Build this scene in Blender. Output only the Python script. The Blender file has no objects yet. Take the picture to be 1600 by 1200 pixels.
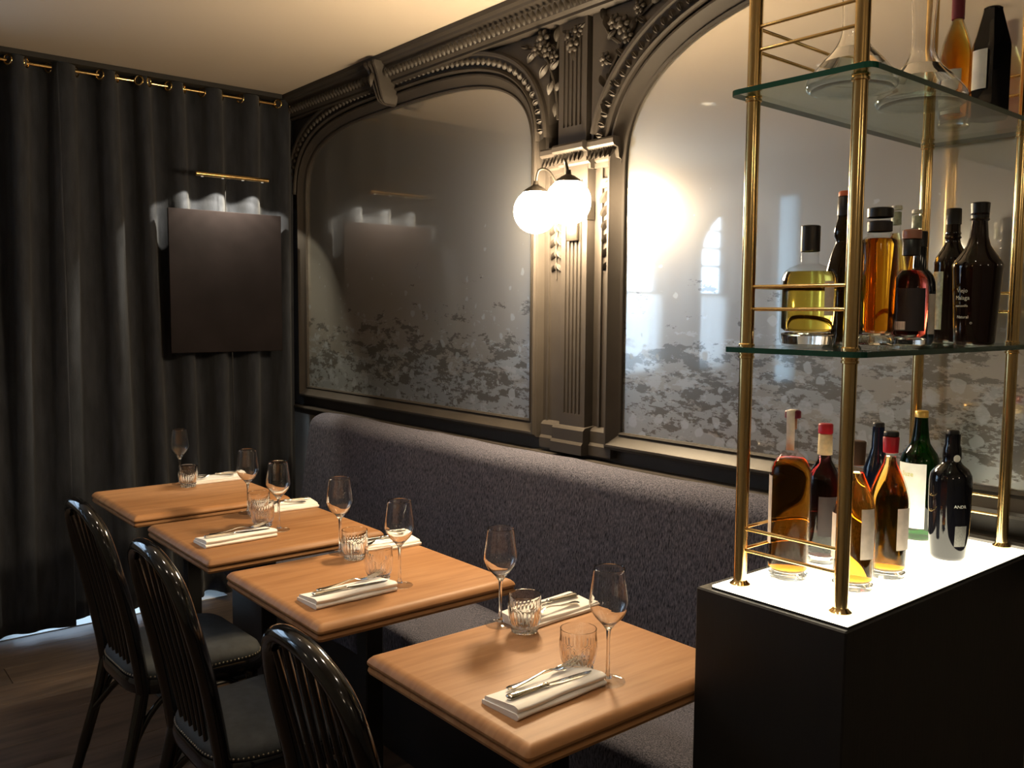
import bpy, bmesh, math, random
from mathutils import Vector, Matrix
random.seed(7)
PI = math.pi
SC = bpy.context.scene
COL = SC.collection

# ------------------------------------------------------------------ camera
F, YAW, PIT, ROL = 1382.0, .8805, .0811, .0074
d = Vector((-math.sin(YAW)*math.cos(PIT), math.cos(YAW)*math.cos(PIT), -math.sin(PIT)))
r0 = Vector((math.cos(YAW), math.sin(YAW), 0)); u0 = r0.cross(d)
r = r0*math.cos(ROL)+u0*math.sin(ROL); u = -r0*math.sin(ROL)+u0*math.cos(ROL)
cam = bpy.data.cameras.new('camera'); co = bpy.data.objects.new('camera', cam); COL.objects.link(co)
cam.sensor_width = 36; cam.lens = F/1600*36; cam.clip_start = .02
co.matrix_world = Matrix(((r.x, u.x, -d.x, 0), (r.y, u.y, -d.y, 0), (r.z, u.z, -d.z, 1.5), (0, 0, 0, 1)))
SC.camera = co
# ------------------------------------------------------------------ world, exposure
w = bpy.data.worlds.new('sky'); SC.world = w; w.use_nodes = True
bg = w.node_tree.nodes['Background']
bg.inputs[0].default_value = (.55, .74, 1, 1); bg.inputs[1].default_value = 3.8
SC.view_settings.view_transform = 'Standard'; SC.view_settings.look = 'None'
SC.view_settings.exposure = 0.7; SC.view_settings.gamma = 1
SC.view_settings.use_curve_mapping = False
SC.cycles.max_bounces = 14; SC.cycles.transmission_bounces = 14; SC.cycles.transparent_max_bounces = 40
SC.cycles.glossy_bounces = 6; SC.cycles.diffuse_bounces = 4
SC.cycles.use_denoising = True; SC.cycles.sample_clamp_indirect = 6
SC.cycles.blur_glossy = .5
H = 2.614
# lights of the room (recessed ceiling spots are lit in their own builder below)
K_SPOT = 9.5      # W of a ceiling spot
K_GLOBE = 150.0     # emission of the wall lamp globes
K_BOX = 5.5        # emission of the bottle light box
K_PIC = 7.5        # W of each picture light spot

# ------------------------------------------------------------------ materials
MATS = {}
def pmat(name, col, rough=.5, metal=0, bump=0, bscale=200, var=0, vscale=6, stretch=(1, 1, 1), coat=0, spec=.5, sheen=0):
    m = bpy.data.materials.new(name); m.use_nodes = True; MATS[name] = m
    nt = m.node_tree; b = nt.nodes['Principled BSDF']; N = nt.nodes.new; L = nt.links.new
    b.inputs['Base Color'].default_value = (*col, 1); b.inputs['Roughness'].default_value = rough
    b.inputs['Metallic'].default_value = metal; b.inputs['Specular IOR Level'].default_value = spec
    b.inputs['Coat Weight'].default_value = coat; b.inputs['Coat Roughness'].default_value = .08
    if sheen: b.inputs['Sheen Weight'].default_value = sheen
    tc = N('ShaderNodeTexCoord'); mp = N('ShaderNodeMapping'); mp.inputs['Scale'].default_value = stretch
    L(tc.outputs['Object'], mp.inputs[0])
    if var:
        n = N('ShaderNodeTexNoise'); n.inputs['Scale'].default_value = vscale; n.inputs['Detail'].default_value = 6
        L(mp.outputs[0], n.inputs['Vector'])
        cr = N('ShaderNodeValToRGB'); e = cr.color_ramp.elements
        e[0].position = .3; e[1].position = .7
        e[0].color = (*[c*(1-var) for c in col], 1); e[1].color = (*[min(1, c*(1+var)) for c in col], 1)
        L(n.outputs[0], cr.inputs[0]); L(cr.outputs[0], b.inputs['Base Color'])
    if bump:
        n = N('ShaderNodeTexNoise'); n.inputs['Scale'].default_value = bscale; n.inputs['Detail'].default_value = 3
        L(mp.outputs[0], n.inputs['Vector'])
        bp = N('ShaderNodeBump'); bp.inputs['Strength'].default_value = bump; bp.inputs['Distance'].default_value = .002
        L(n.outputs[0], bp.inputs['Height']); L(bp.outputs[0], b.inputs['Normal'])
    return m
def emat(name, col, k):
    m = bpy.data.materials.new(name); m.use_nodes = True; MATS[name] = m; nt = m.node_tree
    nt.nodes.remove(nt.nodes['Principled BSDF']); e = nt.nodes.new('ShaderNodeEmission')
    e.inputs[0].default_value = (*col, 1); e.inputs[1].default_value = k
    nt.links.new(e.outputs[0], nt.nodes['Material Output'].inputs[0]); return m
def thin_glass(name, tint=(1, 1, 1), refl=1.0, ior=1.5, rough=0.0, edge=None):
    """thin wall of glass: what is seen through it, plus its mirror gloss by Fresnel"""
    m = bpy.data.materials.new(name); m.use_nodes = True; MATS[name] = m; nt = m.node_tree
    N = nt.nodes.new; L = nt.links.new; nt.nodes.remove(nt.nodes['Principled BSDF'])
    t = N('ShaderNodeBsdfTransparent'); t.inputs[0].default_value = (*tint, 1)
    if edge:   # a wall seen edge-on is a longer way through the glass
        lw = N('ShaderNodeLayerWeight'); lw.inputs[0].default_value = .35
        mx = N('ShaderNodeMixRGB'); mx.inputs[1].default_value = (*tint, 1); mx.inputs[2].default_value = (*edge, 1)
        L(lw.outputs['Facing'], mx.inputs[0]); L(mx.outputs[0], t.inputs[0])
    g = N('ShaderNodeBsdfGlossy'); g.inputs['Roughness'].default_value = rough
    f = N('ShaderNodeFresnel'); ge = N('ShaderNodeNewGeometry'); io = N('ShaderNodeMapRange')
    io.inputs[3].default_value = ior; io.inputs[4].default_value = 1/ior; L(ge.outputs['Backfacing'], io.inputs[0]); L(io.outputs[0], f.inputs[0])
    mul = N('ShaderNodeMath'); mul.operation = 'MULTIPLY'; mul.inputs[1].default_value = refl; L(f.outputs[0], mul.inputs[0])
    mix = N('ShaderNodeMixShader'); L(mul.outputs[0], mix.inputs[0]); L(t.outputs[0], mix.inputs[1]); L(g.outputs[0], mix.inputs[2])
    L(mix.outputs[0], nt.nodes['Material Output'].inputs[0]); return m
def liquid(name, col, dens, ior=1.34, foot=False):
    m = bpy.data.materials.new(name); m.use_nodes = True; MATS[name] = m; nt = m.node_tree
    N = nt.nodes.new; L = nt.links.new; nt.nodes.remove(nt.nodes['Principled BSDF'])
    g = N('ShaderNodeBsdfTranslucent') if foot else N('ShaderNodeBsdfGlass')
    if foot: g.inputs[0].default_value = (.95, .95, .95, 1)
    else: g.inputs['IOR'].default_value = ior; g.inputs['Roughness'].default_value = 0
    v = N('ShaderNodeVolumeAbsorption'); v.inputs[0].default_value = (*col, 1); v.inputs[1].default_value = dens
    L(g.outputs[0], nt.nodes['Material Output'].inputs[0]); L(v.outputs[0], nt.nodes['Material Output'].inputs[1]); return m

m_panel = pmat('panel_paint', (.040, .034, .029), .52, spec=.35, bump=.15, bscale=60, var=.12, vscale=9)
m_wallcream = pmat('cream_paint', (.42, .37, .30), .7, bump=.1, bscale=80)
m_walltaupe = pmat('taupe_paint', (.25, .24, .22), .8, bump=.1, bscale=80)
m_ceil = pmat('ceiling_paint', (.50, .435, .355), .9, bump=.05, bscale=40)
m_curtain = pmat('velvet', (.025, .028, .036), .85, bump=.5, bscale=260, var=.25, vscale=30, stretch=(1, 1, .25), spec=.12, sheen=.12)
m_brass = pmat('brass', (.78, .55, .24), .16, 1, var=.12, vscale=14, stretch=(1, 1, .2))
m_brassd = pmat('aged_brass', (.60, .43, .20), .25, 1)
m_steel = pmat('cutlery_steel', (.78, .76, .72), .13, 1)
m_blacklac = pmat('black_lacquer', (.004, .004, .005), .12, coat=.4)
m_seatfab = pmat('chair_seat_cloth', (.030, .034, .038), .8, bump=.4, bscale=600, var=.2, vscale=40)
m_stud = pmat('stud_brass', (.35, .30, .22), .3, 1)
m_blackmetal = pmat('black_metal', (.008, .008, .009), .45)
m_art = pmat('black_panel', (.010, .0075, .008), .85, spec=.08, bump=.3, bscale=25, var=.25, vscale=5)
m_cab = pmat('cabinet_black', (.008, .0065, .006), .5, bump=.2, bscale=120, stretch=(1, 1, .1), var=.3, vscale=12)
m_linen = pmat('napkin_linen', (.90, .87, .83), .85, bump=.3, bscale=500)
m_iron = pmat('lamp_iron', (.03, .025, .02), .4, .5)
m_cafe = None
m_label = pmat('label_paper', (.66, .57, .50), .7, var=.12, vscale=60)
m_labelw = pmat('label_white', (.80, .80, .74), .6, var=.05, vscale=60)
m_labelc = pmat('label_cream', (.72, .62, .38), .7, var=.15, vscale=90)
m_labeld = pmat('label_dark', (.025, .018, .02), .5)
m_labelg = pmat('label_sage', (.42, .47, .36), .35, var=.35, vscale=90)
m_labelp = pmat('small_print_label', (.16, .16, .15), .6, var=.9, vscale=700, stretch=(1, 1, 2.5))
m_ink = pmat('ink_white', (.75, .75, .72), .6)
m_inkd = pmat('ink_dark', (.06, .05, .05), .6)
m_inkg = pmat('ink_gold', (.65, .62, .15), .6)
m_capred = pmat('capsule_red', (.42, .008, .022), .35)
m_capwine = pmat('capsule_burgundy', (.16, .012, .035), .4)
m_capblk = pmat('cap_black', (.010, .009, .010), .4)
m_capbrn = pmat('cap_brown', (.10, .05, .03), .45)
m_capcop = pmat('cap_copper', (.40, .17, .11), .4)
m_caporg = pmat('cap_orange', (.70, .16, .06), .5)
m_capgold = pmat('cap_gold', (.85, .55, .15), .3, .8)
m_cork = pmat('cork', (.45, .25, .16), .8, var=.3, vscale=120)
m_cream = pmat('base_strip', (.30, .27, .23), .7)

# fabric of the bench: slubbed grey cloth, threads running down
def bench_mat():
    m = pmat('bench_cloth', (.1, .1, .1), .95, spec=.05); nt = m.node_tree; N = nt.nodes.new; L = nt.links.new
    b = nt.nodes['Principled BSDF']; tc = N('ShaderNodeTexCoord')
    mp = N('ShaderNodeMapping'); mp.inputs['Scale'].default_value = (1, 1, .2); L(tc.outputs['Object'], mp.inputs[0])
    n = N('ShaderNodeTexNoise'); n.inputs['Scale'].default_value = 300; n.inputs['Detail'].default_value = 6; n.inputs['Roughness'].default_value = .7; L(mp.outputs[0], n.inputs['Vector'])
    cr = N('ShaderNodeValToRGB'); e = cr.color_ramp.elements; e[0].position = .36; e[1].position = .68
    e[0].color = (.016, .018, .028, 1); e[1].color = (.19, .185, .23, 1); L(n.outputs[0], cr.inputs[0]); L(cr.outputs[0], b.inputs['Base Color'])
    bp = N('ShaderNodeBump'); bp.inputs['Strength'].default_value = .5; bp.inputs['Distance'].default_value = .002
    L(n.outputs[0], bp.inputs['Height']); L(bp.outputs[0], b.inputs['Normal']); return m
m_bench = bench_mat()
def wood_mat(name, c0, c1, c2, rough, ax, coat=.3):
    m = pmat(name, c1, rough, coat=coat, spec=.3); nt = m.node_tree; N = nt.nodes.new; L = nt.links.new; b = nt.nodes['Principled BSDF']
    tc = N('ShaderNodeTexCoord'); oi = N('ShaderNodeObjectInfo')
    ad = N('ShaderNodeVectorMath'); ad.operation = 'ADD'; L(tc.outputs['Object'], ad.inputs[0]); 
    sc = N('ShaderNodeVectorMath'); sc.operation = 'SCALE'; sc.inputs[3].default_value = 9
    cb = N('ShaderNodeCombineXYZ'); L(oi.outputs['Random'], cb.inputs[0]); L(oi.outputs['Random'], cb.inputs[1]); L(cb.outputs[0], sc.inputs[0]); L(sc.outputs[0], ad.inputs[1])
    mp = N('ShaderNodeMapping'); mp.inputs['Scale'].default_value = ax; L(ad.outputs[0], mp.inputs[0])
    n = N('ShaderNodeTexNoise'); n.inputs['Scale'].default_value = 3; n.inputs['Detail'].default_value = 8; n.inputs['Distortion'].default_value = .4
    L(mp.outputs[0], n.inputs['Vector'])
    cr = N('ShaderNodeValToRGB'); e = cr.color_ramp.elements; e[0].position = .3; e[1].position = .72
    e[0].color = (*c0, 1); e[1].color = (*c2, 1); x = e.new(.5); x.color = (*c1, 1)
    L(n.outputs[0], cr.inputs[0])
    hs = N('ShaderNodeHueSaturation'); mr = N('ShaderNodeMapRange'); mr.inputs[3].default_value = .8; mr.inputs[4].default_value = 1.15
    L(oi.outputs['Random'], mr.inputs[0]); L(mr.outputs[0], hs.inputs['Value']); L(cr.outputs[0], hs.inputs['Color']); L(hs.outputs[0], b.inputs['Base Color'])
    bp = N('ShaderNodeBump'); bp.inputs['Strength'].default_value = .12; bp.inputs['Distance'].default_value = .001
    L(n.outputs[0], bp.inputs['Height']); L(bp.outputs[0], b.inputs['Normal']); return m
m_oak = wood_mat('oak_top', (.30, .14, .055), (.37, .18, .075), (.43, .225, .10), .5, (14, 1.2, 3), .0)
m_floor = wood_mat('dark_floor_oak', (.050, .032, .022), (.080, .052, .035), (.11, .072, .048), .62, (8, .9, 1), .05)

# foxed antique mirror
def mirror_mat():
    m = bpy.data.materials.new('foxed_mirror'); m.use_nodes = True; nt = m.node_tree; N = nt.nodes.new; L = nt.links.new
    nt.nodes.remove(nt.nodes['Principled BSDF']); out = nt.nodes['Material Output']
    tc = N('ShaderNodeTexCoord'); geo = N('ShaderNodeNewGeometry'); sp = N('ShaderNodeSeparateXYZ'); L(geo.outputs['Position'], sp.inputs[0])
    g1 = N('ShaderNodeBsdfGlossy'); g1.inputs['Roughness'].default_value = .035; g1.inputs[0].default_value = (.84, .82, .77, 1)
    g2 = N('ShaderNodeBsdfGlossy'); g2.inputs['Roughness'].default_value = .28; g2.inputs[0].default_value = (.84, .82, .78, 1)
    base = N('ShaderNodeMixShader'); base.inputs[0].default_value = .48; L(g1.outputs[0], base.inputs[1]); L(g2.outputs[0], base.inputs[2])
    hz = N('ShaderNodeBsdfDiffuse'); hz.inputs[0].default_value = (.45, .43, .38, 1); b0 = base; base = N('ShaderNodeMixShader'); base.inputs[0].default_value = .14; L(b0.outputs[0], base.inputs[1]); L(hz.outputs[0], base.inputs[2])
    # height mask: corrosion grows towards the foot of the glass
    mr = N('ShaderNodeMapRange'); mr.inputs[1].default_value = 2.0; mr.inputs[2].default_value = 1.12; mr.inputs[3].default_value = -.30; mr.inputs[4].default_value = .10
    L(sp.outputs['Z'], mr.inputs[0])
    mp = N('ShaderNodeMapping'); mp.inputs['Scale'].default_value = (1, 1, 2.5); L(geo.outputs['Position'], mp.inputs[0])
    def blot(scale, detail, thr, off, rough=.6):
        n = N('ShaderNodeTexNoise'); n.inputs['Scale'].default_value = scale; n.inputs['Detail'].default_value = detail; n.inputs['Roughness'].default_value = rough
        n.inputs['Distortion'].default_value = .15
        v = N('ShaderNodeVectorMath'); v.operation = 'ADD'; v.inputs[1].default_value = (off, off*.7, off*1.3); L(mp.outputs[0], v.inputs[0]); L(v.outputs[0], n.inputs['Vector'])
        a = N('ShaderNodeMath'); a.operation = 'ADD'; L(n.outputs[0], a.inputs[0]); L(mr.outputs[0], a.inputs[1])
        c = N('ShaderNodeMapRange'); c.inputs[1].default_value = thr; c.inputs[2].default_value = thr+.02; L(a.outputs[0], c.inputs[0]); return c.outputs[0]
    dark = blot(6, 10, .50, 3.1, .72); light = blot(12, 10, .545, 8.7, .72)
    vo = N('ShaderNodeTexVoronoi'); vo.inputs['Scale'].default_value = 17; vo.inputs['Randomness'].default_value = 1
    vn = N('ShaderNodeTexNoise'); vn.inputs['Scale'].default_value = 30; L(geo.outputs['Position'], vn.inputs['Vector'])
    vs = N('ShaderNodeVectorMath'); vs.operation = 'MULTIPLY_ADD'; vs.inputs[1].default_value = (.03, .03, .03); L(vn.outputs[1], vs.inputs[0]); L(geo.outputs['Position'], vs.inputs[2]); L(vs.outputs[0], vo.inputs['Vector'])
    sx = N('ShaderNodeSeparateXYZ'); L(vo.outputs['Color'], sx.inputs[0])
    th = N('ShaderNodeMath'); th.operation = 'MULTIPLY_ADD'; th.inputs[1].default_value = .40; th.inputs[2].default_value = -.02; L(sx.outputs[0], th.inputs[0])
    t2 = N('ShaderNodeMath'); t2.operation = 'ADD'; L(th.outputs[0], t2.inputs[0]); L(mr.outputs[0], t2.inputs[1])
    t3 = N('ShaderNodeMath'); t3.operation = 'SUBTRACT'; L(t2.outputs[0], t3.inputs[0]); L(vo.outputs['Distance'], t3.inputs[1])
    t4 = N('ShaderNodeMapRange'); t4.inputs[1].default_value = 0; t4.inputs[2].default_value = .05; L(t3.outputs[0], t4.inputs[0]); light2 = t4.outputs[0]
    df = N('ShaderNodeBsdfDiffuse'); df.inputs[0].default_value = (.035, .036, .034, 1)
    gd = N('ShaderNodeBsdfGlossy'); gd.inputs['Roughness'].default_value = .2; gd.inputs[0].default_value = (.22, .22, .21, 1)
    dk = N('ShaderNodeMixShader'); dk.inputs[0].default_value = .6; L(df.outputs[0], dk.inputs[1]); L(gd.outputs[0], dk.inputs[2])
    dl = N('ShaderNodeBsdfDiffuse'); dl.inputs[0].default_value = (.22, .24, .25, 1)
    gl = N('ShaderNodeBsdfGlossy'); gl.inputs['Roughness'].default_value = .38; gl.inputs[0].default_value = (.80, .86, .90, 1)
    lt = N('ShaderNodeMixShader'); lt.inputs[0].default_value = .55; L(dl.outputs[0], lt.inputs[1]); L(gl.outputs[0], lt.inputs[2])
    a = N('ShaderNodeMixShader'); s = N('ShaderNodeMath'); s.operation = 'MULTIPLY'; s.inputs[1].default_value = .55; L(dark, s.inputs[0])
    L(s.outputs[0], a.inputs[0]); L(base.outputs[0], a.inputs[1]); L(dk.outputs[0], a.inputs[2])
    b = N('ShaderNodeMixShader'); s = N('ShaderNodeMath'); s.operation = 'MULTIPLY'; s.inputs[1].default_value = .6; L(light, s.inputs[0])
    L(s.outputs[0], b.inputs[0]); L(a.outputs[0], b.inputs[1]); L(lt.outputs[0], b.inputs[2])
    c = N('ShaderNodeMixShader'); s = N('ShaderNodeMath'); s.operation = 'MULTIPLY'; s.inputs[1].default_value = .7; L(light2, s.inputs[0])
    L(s.outputs[0], c.inputs[0]); L(b.outputs[0], c.inputs[1]); L(lt.outputs[0], c.inputs[2])
    L(c.outputs[0], out.inputs[0]); return m
m_mirror = mirror_mat()
def cafe_mat():
    m = bpy.data.materials.new('sheer_cotton'); m.use_nodes = True; nt = m.node_tree; N = nt.nodes.new; L = nt.links.new
    nt.nodes.remove(nt.nodes['Principled BSDF'])
    t = N('ShaderNodeBsdfTranslucent'); t.inputs[0].default_value = (.8, .8, .8, 1); q = N('ShaderNodeBsdfDiffuse'); q.inputs[0].default_value = (.8, .8, .8, 1)
    x = N('ShaderNodeMixShader'); x.inputs[0].default_value = .4; L(t.outputs[0], x.inputs[1]); L(q.outputs[0], x.inputs[2]); L(x.outputs[0], nt.nodes['Material Output'].inputs[0]); return m
m_cafe = cafe_mat()
def frost_mat():
    m = bpy.data.materials.new('frosted_pane'); m.use_nodes = True; nt = m.node_tree; N = nt.nodes.new; L = nt.links.new
    nt.nodes.remove(nt.nodes['Principled BSDF']); t = N('ShaderNodeBsdfTranslucent'); t.inputs[0].default_value = (.75, .82, .84, 1)
    L(t.outputs[0], nt.nodes['Material Output'].inputs[0]); return m
m_frost = frost_mat()
m_wine = thin_glass('clear_thin_glass', (1, 1, 1), 1.0, 1.5, edge=(.88, .88, .87))
m_bott = thin_glass('clear_bottle_glass', (.97, .97, .96), .22, 1.5, edge=(.80, .80, .78))
m_green = thin_glass('green_bottle_glass', (.04, .24, .05), .8, edge=(.01, .07, .015))
m_olive = thin_glass('olive_bottle_glass', (.16, .11, .02), .8, edge=(.03, .02, .004))
m_dark = pmat('near_black_bottle_glass', (.004, .004, .006), .04)
m_brown = pmat('brown_black_bottle_glass', (.012, .005, .004), .05)
m_pane = thin_glass('window_glass', (.95, .97, .97))
m_shelf = thin_glass('shelf_glass', (.86, .93, .89), 1.0, 1.52)
m_shelfe = pmat('shelf_edge_glass', (.010, .060, .038), .06)
m_tumb = liquid('pressed_glass', (.97, .98, .97), 3, 1.5)
q_amber = liquid('amber_spirit', (.94, .70, .0), 58, 1.16)
q_cognac = liquid('cognac', (.95, .70, .0), 52, 1.16)
q_red = liquid('dark_red_liqueur', (.55, .03, .05), 90)
q_gold = liquid('pale_gold_whisky', (.95, .84, .0), 24, 1.2)
q_whisky = liquid('whisky', (.95, .72, .0), 75, 1.25)
q_rose = liquid('red_orange_spirit', (.94, .40, .30), 60, 1.25)
FOOT = {}
for n_, m_, a_ in (('amber', q_amber, ((.94, .70, .0), 58)), ('cognac', q_cognac, ((.95, .70, .0), 52)), ('red', q_red, ((.55, .03, .05), 90))):
    FOOT[m_.name] = liquid('translucent_base_'+n_, a_[0], a_[1], foot=True)   # translucent bottle foot, added so panel light glows up through the liquid
e_globe = emat('opal_globe_lit', (1, .76, .47), K_GLOBE)
e_box = emat('light_box_lit', (1, .90, .68), K_BOX)
e_spot = emat('spot_lens_lit', (1, .85, .65), 1.2)
e_led = emat('picture_lens_lit', (1, .9, .75), .25)
e_fill = emat('fill_globe_lit', (1, .80, .56), 9)  # glow of the added fill globes
e_sconce = emat('sconce_lit', (1, .85, .6), 12)

# ------------------------------------------------------------------ mesh helpers
def fin(name, bm, mat, parent=None, smooth=False, recalc=True):
    if recalc: bmesh.ops.recalc_face_normals(bm, faces=bm.faces)
    me = bpy.data.meshes.new(name); bm.to_mesh(me); bm.free()
    for m in (mat if isinstance(mat, (list, tuple)) else [mat]): me.materials.append(m)
    if smooth:
        for p in me.polygons: p.use_smooth = True
        me.set_sharp_from_angle(angle=math.radians(38 if smooth is True else smooth))
    o = bpy.data.objects.new(name, me); COL.objects.link(o)
    if parent: o.parent = parent
    return o
def box(bm, x0, x1, y0, y1, z0, z1, bev=0, seg=2, mi=0):
    g = bmesh.ops.create_cube(bm, size=1)['verts']
    for v in g: v.co = Vector(((x0+x1)/2+v.co.x*(x1-x0), (y0+y1)/2+v.co.y*(y1-y0), (z0+z1)/2+v.co.z*(z1-z0)))
    fs = {f for v in g for f in v.link_faces}
    for f in fs: f.material_index = mi
    if bev:
        es = {e for v in g for e in v.link_edges}
        bmesh.ops.bevel(bm, geom=list(es), offset=bev, segments=seg, affect='EDGES', profile=.5)
def Box(name, x0, x1, y0, y1, z0, z1, mat, parent=None, bev=0, seg=2):
    bm = bmesh.new(); box(bm, x0, x1, y0, y1, z0, z1, bev, seg); return fin(name, bm, mat, parent, smooth=bool(bev))
def lathe(bm, prof, n=32, c=(0, 0, 0), a0=0, a1=2*PI, lobes=0, amp=0, close=True, lob_rng=None, rot=0):
    full = abs(a1-a0-2*PI) < 1e-6; rings = []
    cnt = n if full else n+1
    for rr, z in prof:
        if rr < 1e-6: rings.append([bm.verts.new((c[0], c[1], c[2]+z))]); continue
        ring = []
        for i in range(cnt):
            a = a0+(a1-a0)*i/n; q = rr
            if lobes and (lob_rng is None or lob_rng[0] <= z <= lob_rng[1]): q = rr*(1+amp*abs(math.cos(a*lobes/2)))
            ring.append(bm.verts.new((c[0]+q*math.cos(a+rot), c[1]+q*math.sin(a+rot), c[2]+z)))
        rings.append(ring)
    for A, B in zip(rings, rings[1:]):
        m = n if full else n
        for i in range(m):
            j = (i+1) % cnt
            if len(A) == 1 and len(B) == 1: continue
            if len(A) == 1: bm.faces.new((A[0], B[i], B[j]))
            elif len(B) == 1: bm.faces.new((A[i], A[j], B[0]))
            else: bm.faces.new((A[i], A[j], B[j], B[i]))
def frames(pts):
    out = []; up = Vector((0, 0, 1)); prevn = None
    for i, p in enumerate(pts):
        t = (pts[min(i+1, len(pts)-1)]-pts[max(i-1, 0)]).normalized()
        if prevn is None:
            n = t.cross(up)
            if n.length < .05: n = t.cross(Vector((1, 0, 0)))
        else: n = prevn-t*prevn.dot(t)
        n.normalize(); prevn = n; out.append((t, n, t.cross(n)))
    return out
def tube(bm, pts, rad, n=10, cap=True, flat=1.0):
    pts = [Vector(p) for p in pts]; R = rad if isinstance(rad, (list, tuple)) else [rad]*len(pts); rings = []
    for p, rr, (t, a, b) in zip(pts, R, frames(pts)):
        rings.append([bm.verts.new(p+a*rr*math.cos(2*PI*i/n)+b*rr*flat*math.sin(2*PI*i/n)) for i in range(n)])
    for A, B in zip(rings, rings[1:]):
        for i in range(n): bm.faces.new((A[i], A[(i+1) % n], B[(i+1) % n], B[i]))
    if cap: bm.faces.new(rings[0][::-1]); bm.faces.new(rings[-1])
def spline(pts, k=6):
    P = [Vector(p) for p in pts]; out = []
    for i in range(len(P)-1):
        a, b, c, e = P[max(i-1, 0)], P[i], P[i+1], P[min(i+2, len(P)-1)]
        for j in range(k):
            t = j/k
            out.append(.5*((2*b)+(c-a)*t+(2*a-5*b+4*c-e)*t*t+(3*b-a-3*c+e)*t**3))
    return out+[P[-1]]
def extrude_poly(bm, poly, axis, a, b):
    """poly: 2D points; axis 'x': (y,z), 'y': (x,z), 'z': (x,y)"""
    def P(p, t): return {'x': (t, p[0], p[1]), 'y': (p[0], t, p[1]), 'z': (p[0], p[1], t)}[axis]
    A = [bm.verts.new(P(p, a)) for p in poly]; B = [bm.verts.new(P(p, b)) for p in poly]; n = len(poly)
    for i in range(n): bm.faces.new((A[i], A[(i+1) % n], B[(i+1) % n], B[i]))
    bm.faces.new(A[::-1]); bm.faces.new(B)
def ball(bm, c, rx, ry=None, rz=None, seg=10, rings=6, M=None):
    g = bmesh.ops.create_uvsphere(bm, u_segments=seg, v_segments=rings, radius=1)['verts']
    ry = rx if ry is None else ry; rz = rx if rz is None else rz
    for v in g:
        p = Vector((v.co.x*rx, v.co.y*ry, v.co.z*rz))
        if M: p = M @ p
        v.co = p+Vector(c)
def tag(o, label=None, cat=None, group=None, kind=None):
    if label: o['label'] = label
    if cat: o['category'] = cat
    if group: o['group'] = group
    if kind: o['kind'] = kind
    return o
def thing(name, label, cat, loc=(0, 0, 0), rz=0, group=None):
    o = bpy.data.objects.new(name, None); COL.objects.link(o); o.location = loc; o.rotation_euler = (0, 0, rz)
    o.empty_display_size = .05; return tag(o, label, cat, group)
def copy_tree(o, parent=None):
    c = o.copy(); COL.objects.link(c)
    if parent: c.parent = parent
    for ch in list(o.children): copy_tree(ch, c)
    return c
def inst(src, name, loc, rot=(0, 0, 0), parent=None, scale=None):
    o = bpy.data.objects.new(name, src.data); COL.objects.link(o); o.location = loc; o.rotation_euler = rot
    if scale: o.scale = scale
    if parent: o.parent = parent
    return o

# ================================================================== SETTING
bm = bmesh.new(); box(bm, -4.9, 2.6, -3.3, 2.6, -.12, -.012)
floor = tag(fin('floor', bm, pmat('subfloor', (.03, .02, .015), .8)), kind='structure')
pw = .19; xs = -4.68; row = 0; pl = []
while xs < .9:
    y = -2.3-random.random()*.8
    while y < 2.3:
        L_ = random.choice((1.1, 1.3, 1.5)); y0, y1 = max(y, -2.4), min(y+L_, 2.4)
        if y1-y0 > .05:
            if (row, round(L_, 1), y0 == y, y1 == y+L_) and y0 == y and y1 == y+L_ and L_ in [q[0] for q in pl]:
                src = [q[1] for q in pl if q[0] == L_][0]
                inst(src, 'plank', (xs, y0, 0), parent=floor)
            else:
                bm = bmesh.new(); box(bm, .001, pw-.001, .001, (y1-y0)-.001, -.012, 0, .0012, 1)
                o = fin('plank', bm, m_floor, floor); o.location = (xs, y0, 0)
                if y0 == y and y1 == y+L_: pl.append((L_, o))
        y += L_
    xs += pw; row += 1
ceil_ = tag(Box('ceiling', -4.9, 2.6, -3.3, 2.6, H, H+.12, m_ceil), kind='structure')
# back wall, cream below the panelling
tag(Box('wall_back', -4.9, 2.6, 2.235, 2.45, 0, H, m_wallcream), kind='structure')
tag(Box('wall_right', 2.3, 2.45, -3.3, 2.235, 0, H, m_walltaupe), kind='structure')
# facade wall with three openings
def wall_with_holes(name, fixed, holes, lo, hi, mat, x0, x1):
    """wall slab between x0..x1, spanning lo..hi along Y; holes (ya, yb, za, zb)"""
    bm = bmesh.new(); y = lo
    for ya, yb, za, zb in holes:
        box(bm, x0, x1, y, ya, 0, H)
        if za > 0: box(bm, x0, x1, ya, yb, 0, za)
        box(bm, x0, x1, ya, yb, zb, H); y = yb
    box(bm, x0, x1, y, hi, 0, H); return tag(fin(name, bm, mat), kind='structure')
wall_with_holes('wall_left', None, [(-1.92, -1.36, 1.0, 2.40), (-1.06, .50, 1.0, 2.43), (.75, 1.62, .01, 2.3)], -3.3, 2.235, m_walltaupe, -4.84, -4.68)
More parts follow.
